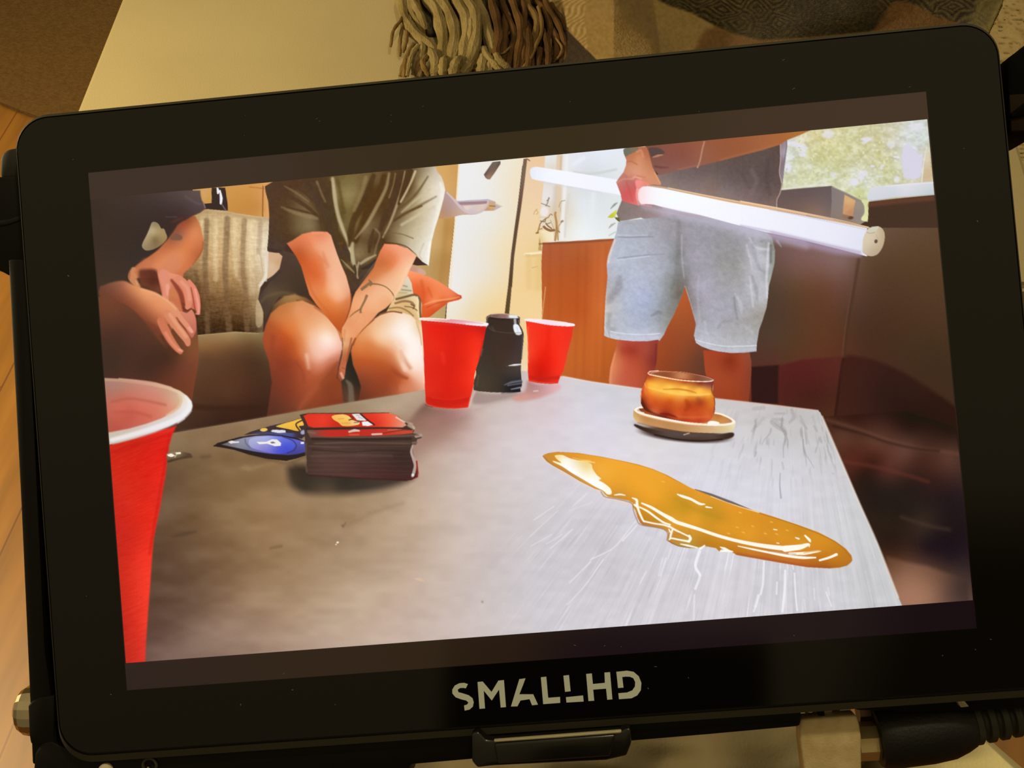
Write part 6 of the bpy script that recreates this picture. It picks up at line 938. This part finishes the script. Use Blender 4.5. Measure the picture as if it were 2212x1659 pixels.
# screw hole and small white plug on the bottom rail
cx, cy = L(323, 1654, -1.6)
bm = bmesh.new(); N1, N2 = 32, 8
tv = [[bm.verts.new((cx+(1.25+.28*math.cos(b))*math.cos(a), cy+(1.25+.28*math.cos(b))*math.sin(a), -1.7+.28*math.sin(b))) for b in np.arange(N2)*2*math.pi/N2] for a in np.arange(N1)*2*math.pi/N1]
for i in range(N1):
    for j in range(N2): bm.faces.new((tv[i][j], tv[(i+1) % N1][j], tv[(i+1) % N1][(j+1) % N2], tv[i][(j+1) % N2]))
sk = bm_obj('screw_hole', bm, mat('hole_ring', (58, 54, 42), .4), mon, True)
lathe('hole_recess', (cx, cy, -1.95), (cx, cy, -1.2), [(0, 1.1), (.1, 1.1)], mat('hole_black', (2, 2, 2), .9), sk, 24)
px_, py_ = L(322, 1657, -1.6); lathe('screw_tip', (px_, py_, -1.85), (px_, py_, -.8), [(0, .34), (.5, .34), (.75, .2), (.8, .02)], chrome, sk, 12)
px_, py_ = L(228, 1664, -1.5); lathe('white_plug', (px_, py_, -3), (px_, py_, 2), [(0, 1.25), (1.9, 1.25), (2.3, 1.05), (2.5, .6), (2.52, .02)], mat('cream_plastic', (222, 208, 170), .5), mon, 20)
# dust and scratches on the front glass
dst = bmesh.new()
for (u, v, l, w, a) in [(684,257,5,1.3,-40),(690,262,5,1.2,-25),(914,230,2.5,1.8,0),(845,249,2,2,0),(845,263,2,1.6,60),(1231,220,2,2,0),(1510,241,2.2,2,0),(1692,130,7,1.4,-25),(1714,192,9,1.4,-25),(1965,188,5,1.3,-20),(2082,321,3,1.6,0),(2111,478,4,2.4,60),(148,596,6,2.4,40),(158,345,3,1.8,0),(530,250,2.2,1.5,-30),(528,293,1.8,1.8,0),(187,1288,2.6,1.8,50),(240,1500,3,2.6,0),(632,1490,4,2.2,10),(613,1455,6,1.3,-45),(724,1522,3,1.4,20),(1242,1394,6,1.4,25),(1306,1395,4,1.4,-20),(1342,1397,2,1.6,0),(1416,1440,6,1.4,5),(1400,1487,4,1.8,60),(1487,1464,3,1.4,50),(1715,1373,4,1.4,25),(2140,1381,4,1.6,25),(2036,1416,2.4,2,0),(2107,1403,3,1.4,20),(520,1522,2,5,10),(305,1290,2,2,0)]:
    x, y = L(u, v); k = .082; ca, sa = math.cos(math.radians(-a)), math.sin(math.radians(-a))
    pv = [dst.verts.new((x+k*(l/2*math.cos(t)*ca-w/2*math.sin(t)*sa), y+k*(l/2*math.cos(t)*sa+w/2*math.sin(t)*ca), .06)) for t in np.arange(8)*math.pi/4]
    pt = dst.verts.new((x, y, .10))
    for i in range(8): dst.faces.new((pv[i], pv[(i+1) % 8], pt))
o = bm_obj('dust', dst, mat('dust_specks', (120, 112, 92), .9), mon); o['kind'] = 'stuff'

# ---- silver lettering on the lower bezel
def zl(*a): F(1000, 1380, 3.16); return [L(*p) for p in pts(a)]
LET = [[100,294, 135,291, 195,362, 242,285, 280,281, 294,465, 258,468, 247,345, 197,420, 142,352, 151,474, 113,477],
       [385,275, 427,269, 412,310, 385,378, 480,378, 512,448, 472,453, 455,411, 393,420, 372,460, 328,461],
       [532,262, 569,258, 582,402, 663,396, 664,436, 548,445], [686,251, 724,247, 735,357, 697,361], [703,398, 820,386, 824,427, 707,434],
       [841,239, 880,236, 887,308, 969,300, 966,230, 1004,227, 1020,412, 985,415, 977,339, 889,346, 896,421, 857,424]]
def arcband(cx, cy, rx, ry, th, a0, a1, n=14):
    A = np.radians(np.linspace(a0, a1, n)); return [(cx+rx*math.cos(a), cy+ry*math.sin(a)) for a in A]+[(cx+(rx-th)*math.cos(a), cy+(ry-th)*math.sin(a)) for a in A[::-1]]
fl_ = lambda l: [c for p in l for c in p]
sp_ = [34,308, 20,337, 4,334, -20,335, -36,347, -30,364, 0,372, 40,385, 66,405, 74,432, 68,462, 45,482, 12,489, 8,455, 28,448, 38,434, 22,420, -12,412, -50,398, -72,372, -72,345, -55,318, -25,303, 8,300]
D_ = [1047,225, 1120,217, 1165,225, 1200,255, 1218,300, 1214,350, 1190,385, 1150,405, 1065,411, 1061,371, 1120,366, 1155,352, 1174,325, 1176,295, 1163,268, 1140,258, 1110,257, 1087,260, 1096,332, 1059,335]
lm = mat('silver_print', (218, 226, 214), .6, 0, .3)
bm = bmesh.new()
for P_ in LET+[sp_, D_]:
    q = zl(*P_)
    if P_ in (sp_, D_): pass
    vs = [bm.verts.new((x, y, .03)) for x, y in q]; f = bm.faces.new(vs)
bmesh.ops.triangulate(bm, faces=bm.faces[:]); r = bmesh.ops.extrude_face_region(bm, geom=bm.faces[:]); bmesh.ops.translate(bm, vec=(0, 0, .05), verts=[v for v in r['geom'] if isinstance(v, bmesh.types.BMVert)])
lo_ = bm_obj('lettering', bm, lm, mon); lo_['label'] = 'silver brand lettering printed on the lower bezel'

# ---- the lit display
def screen_mat():
    m = bpy.data.materials.new('lit_display'); m.use_nodes = True; nt = m.node_tree; b = nt.nodes['Principled BSDF']
    a = nt.nodes.new('ShaderNodeVertexColor'); a.layer_name = 'tint'
    b.inputs['Base Color'].default_value = (.002, .002, .002, 1); b.inputs['Roughness'].default_value = .06; b.inputs['Specular IOR Level'].default_value = .5
    nt.links.new(a.outputs['Color'], b.inputs['Emission Color']); b.inputs['Emission Strength'].default_value = 1
    m.cycles.emission_sampling = 'NONE'; return m
SM = screen_mat()
# unlit picture border of the panel (backlight bleed)
AX, AY, BX, BY = 75.3, 47.0, 75.12, 42.12
nx = 60; rows = [(AY, 47), (BY, 42)]
def bleed(x, y):
    c = lin(G_bleed(x, y)); return c
bc_ = np.array([[-75,47,62,48,38],[0,47,54,42,24],[75,47,66,50,38],[-75,42,62,48,38],[75,42,66,50,36],[-75,-42,48,36,30],[-75,-47,44,32,26],[-40,-45,48,34,22],[-20,-45,46,33,20],[20,-45,33,22,22],[50,-45,31,20,20],[75,-45,30,19,18]], float)
def G_bleed(x, y):
    w = 1/((bc_[:, 0]-x)**2+3*(bc_[:, 1]-y)**2+60)**1.5; return (w[:, None]*bc_[:, 2:]).sum(0)/w.sum()
HZ = np.array((.0105, .0078, .0034))
def haze(v): return np.clip(.75+.25*v/45., .4, 1.1)
V, Cc, Fq = [], [], []
for y0_, y1_ in ((AY, BY), (-BY, -AY)):
    for y_ in (y0_, y1_):
        for i in range(nx+1):
            x_ = -AX+2*AX*i/nx; V.append((x_, y_, .02)); Cc.append(np.clip(bleed(x_, y_)-HZ*haze(y_), .0006, 1))
    b_ = len(V)-2*(nx+1); Fq += [(b_+i+nx+1, b_+i+nx+2, b_+i+1, b_+i) for i in range(nx)]
for sx in (-1, 1):                                   # hairline at the sides
    b_ = len(V)
    for x_, y_ in ((sx*AX, BY), (sx*BX, BY), (sx*BX, -BY), (sx*AX, -BY)): V.append((x_, y_, .02)); Cc.append(np.clip(bleed(x_, y_)-HZ, .0006, 1)*.7)
    Fq.append((b_, b_+3, b_+2, b_+1) if sx < 0 else (b_, b_+1, b_+2, b_+3))
me = fast_mesh('screen', np.array(V), np.array(Fq)); put_tint(me, np.array(Cc)); me.materials.append(SM)
scr = bpy.data.objects.new('screen', me); COL.objects.link(scr); scr.parent = mon
scr['label'] = 'lit display with a dim border above and below the picture'

NX, NY = 1280, 720
xs = np.linspace(-BX, BX, NX+1); ys = np.linspace(BY, -BY, NY+1); gx4, gy4 = np.meshgrid(xs, ys)
PX4, PY4 = mon_px(gx4, gy4)
def win_screen(a, b, c, d):
    q = np.array([L(u, v) for u in (a, c) for v in (b, d)])
    j0 = int((q[:, 0].min()+BX)/(2*BX)*NX)-1; j1 = int((q[:, 0].max()+BX)/(2*BX)*NX)+3; i0 = int((BY-q[:, 1].max())/(2*BY)*NY)-1; i1 = int((BY-q[:, 1].min())/(2*BY)*NY)+3
    cl_ = lambda v, n: min(n, max(0, v))
    return (slice(cl_(i0, NY+1), cl_(i1, NY+1)), slice(cl_(j0, NX+1), cl_(j1, NX+1)))
CV = Canvas(PX4, PY4, win_screen)
paint_room(); paint_people(); paint_table()
CV.img += (noise2(gx4*9., gy4*9., 77)-.5)[..., None]*4
col = np.clip(lin(np.clip(CV.img, 0, 255))-HZ*haze(gy4)[..., None], .0004, 1)
NAMES = {'backdrop': ('dark_corner', 'dark corner of the pictured room'), 'wall': ('painted_wall', 'ochre and cream wall pictured behind the sofa'), 'table_lamp': ('table_lamp', 'black table lamp foot pictured behind the striped cushion'),
 'door': ('white_door', 'white door pictured behind the lamp pole'), 'wall_shelf': ('wall_shelf', 'mauve and wooden bracket pictured behind the T-shirt sleeve'), 'window': ('window', 'bright windows pictured behind the standing person'),
 'plant_pot': ('plant_pot', 'cream pot pictured on the window sill'), 'dried_twigs': ('dried_twigs', 'dried brown twigs pictured in the cream pot'), 'floor_lamp': ('floor_lamp', 'black floor lamp pole and head pictured before the white door'),
 'wooden_cabinet': ('wooden_cabinet', 'orange wooden cabinet pictured behind the standing person'), 'dark_cabinet': ('dark_cabinet', 'dark brown cabinet pictured at the right'), 'dark_chair': ('dark_chair', 'dark wooden chair pictured right of the table'),
 'storage_box': ('storage_box', 'grey box pictured below the window'), 'sofa': ('sofa', 'brown sofa pictured under the seated people'), 'striped_cushion': ('striped_cushion', 'cream striped cushion pictured between the seated people'),
 'person_left': ('person', 'person in a dark shirt pictured at the left, hands resting over the knee'), 'person_middle': ('person', 'person in a grey-green T-shirt pictured seated, tattooed forearms between bare knees'),
 'person_right': ('person', 'person in a dark grey shirt and light denim shorts pictured standing and holding the light tube'), 'orange_cushion': ('orange_cushion', 'orange cushion pictured behind the grey-green T-shirt'),
 'leaf_plant': ('plant_leaf', 'yellow-green leaves pictured beside the denim shorts'), 'light_tube': ('light_tube', 'glowing white light tube pictured in the standing person\'s hand'), 'table_top': ('table_top', 'grey-brown wooden table top pictured in front'),
 'bottle': ('bottle', 'black bottle pictured between two red cups'), 'red_cup_middle': ('red_cup', 'red plastic cup pictured left of the black bottle'), 'red_cup_right': ('red_cup', 'small red plastic cup pictured right of the black bottle'),
 'red_cup_left': ('red_cup', 'large red plastic cup pictured cut off by the left border'), 'foil_wrapper': ('foil_wrapper', 'scrap of foil pictured beside the large red cup'), 'blue_card': ('playing_card', 'blue playing card pictured beside the deck'),
 'yellow_card': ('playing_card', 'yellow and dark playing card pictured under the deck'), 'card_deck': ('card_deck', 'stack of cards with a red top card pictured on the table'), 'saucer': ('saucer', 'cream saucer pictured under the amber glass'),
 'amber_glass': ('candle_glass', 'amber candle glass pictured on the saucer'), 'syrup_puddle': ('syrup_puddle', 'glossy amber syrup puddle pictured on the table')}
own_q = CV.own[:-1, :-1]; idx = np.arange((NX+1)*(NY+1)).reshape(NY+1, NX+1)
quads = np.stack([idx[:-1, :-1], idx[1:, :-1], idx[1:, 1:], idx[:-1, 1:]], -1).reshape(-1, 4)
co = np.stack([gx4, gy4, np.full(gx4.shape, .02)], -1).reshape(-1, 3); colf = col.reshape(-1, 3)
for k, nm in enumerate(OWN):
    sel = quads[(own_q == k).ravel()]
    if len(sel) < 4 or nm not in NAMES: continue
    used, iv = np.unique(sel, return_inverse=True)
    me = fast_mesh(NAMES[nm][0], co[used], iv.reshape(-1, 4)); put_tint(me, colf[used]); me.materials.append(SM)
    o = bpy.data.objects.new(NAMES[nm][0], me); COL.objects.link(o); o.parent = scr; o['label'] = NAMES[nm][1]

# ------------------------------------------------------------------ cable plugged in below the monitor
cable = empty('video_cable', MON); tag(cable, 'black video cable with silver right-angle adapter under the monitor', 'cable')
brushed = mat('worn_nickel', (220, 198, 148), .5, .1, .4, noise=((198, 174, 124), .35), bump=(3, .1, .05))
nickel = mat('satin_nickel', (214, 190, 140), .3, .7)
ad = prism('adapter', PL(1728,1554, 1790,1549, 1851,1545, 1857,1566, 1861,1590, 1862,1720, 1742,1720, 1733,1640, 1728,1600, z=-4), -8, -4, brushed, cable, .5, 3)
x0, y0 = L(1778, 1552, -9); x1, y1 = L(1774, 1505, -9)
lathe('adapter_stem', (x0, y0, -9), (x1, y1, -9), [(0, 3.3), (1.2, 3.3), (1.25, 2.7), (3.6, 2.7)], chrome, ad, 10, False)
prism('stem_pin', PL(1768,1518, 1780,1517, 1782,1550, 1770,1551, z=-5), -8, -5, dkm, ad, .2)
x0, y0 = L(1850, 1603, -9); x1, y1 = L(1905, 1600, -9)
lathe('coupling_ring', (x0, y0, -9), (x1, y1, -9), [(0, 3.5), (3.3, 3.5), (3.9, 3.2), (4.5, 3.2)], nickel, cable, 9, False)
lathe('coupling_ring', (L(1852,1535,-12)[0], L(1852,1535,-12)[1], -12), (L(1890,1532,-12)[0], L(1890,1532,-12)[1], -12), [(0, 2.2), (3.2, 2.2)], mat('dull_brass', (120, 92, 66), .4, .8), cable, 9, False)
cab = mat('black_rubber', (17, 15, 11), .55, 0, .4, bump=(2, .1, .05))
x0, y0 = L(1893, 1592, -9); x1, y1 = L(2260, 1538, -9)
pb = lathe('plug_body', (x0, y0, -9), (x1, y1, -9), [(0, 5.2), (.8, 5.7), (3, 5.9), (9, 6.0), (13, 5.7), (15.5, 4.9), (17, 4.2)], cab, cable, 40)
prof = []
for k in range(9):
    s = 16.4+k*2.35; r0 = 3.95-k*.12
    prof += [(s, r0-.75), (s+.55, r0-.75), (s+.75, r0), (s+1.75, r0), (s+2.0, r0-.3)]
o = lathe('strain_relief', (x0, y0, -9), (x1, y1, -9), prof, mat('grey_rubber', (52, 51, 41), .6), cable, 32); o['label'] = 'ribbed grey rubber strain relief'
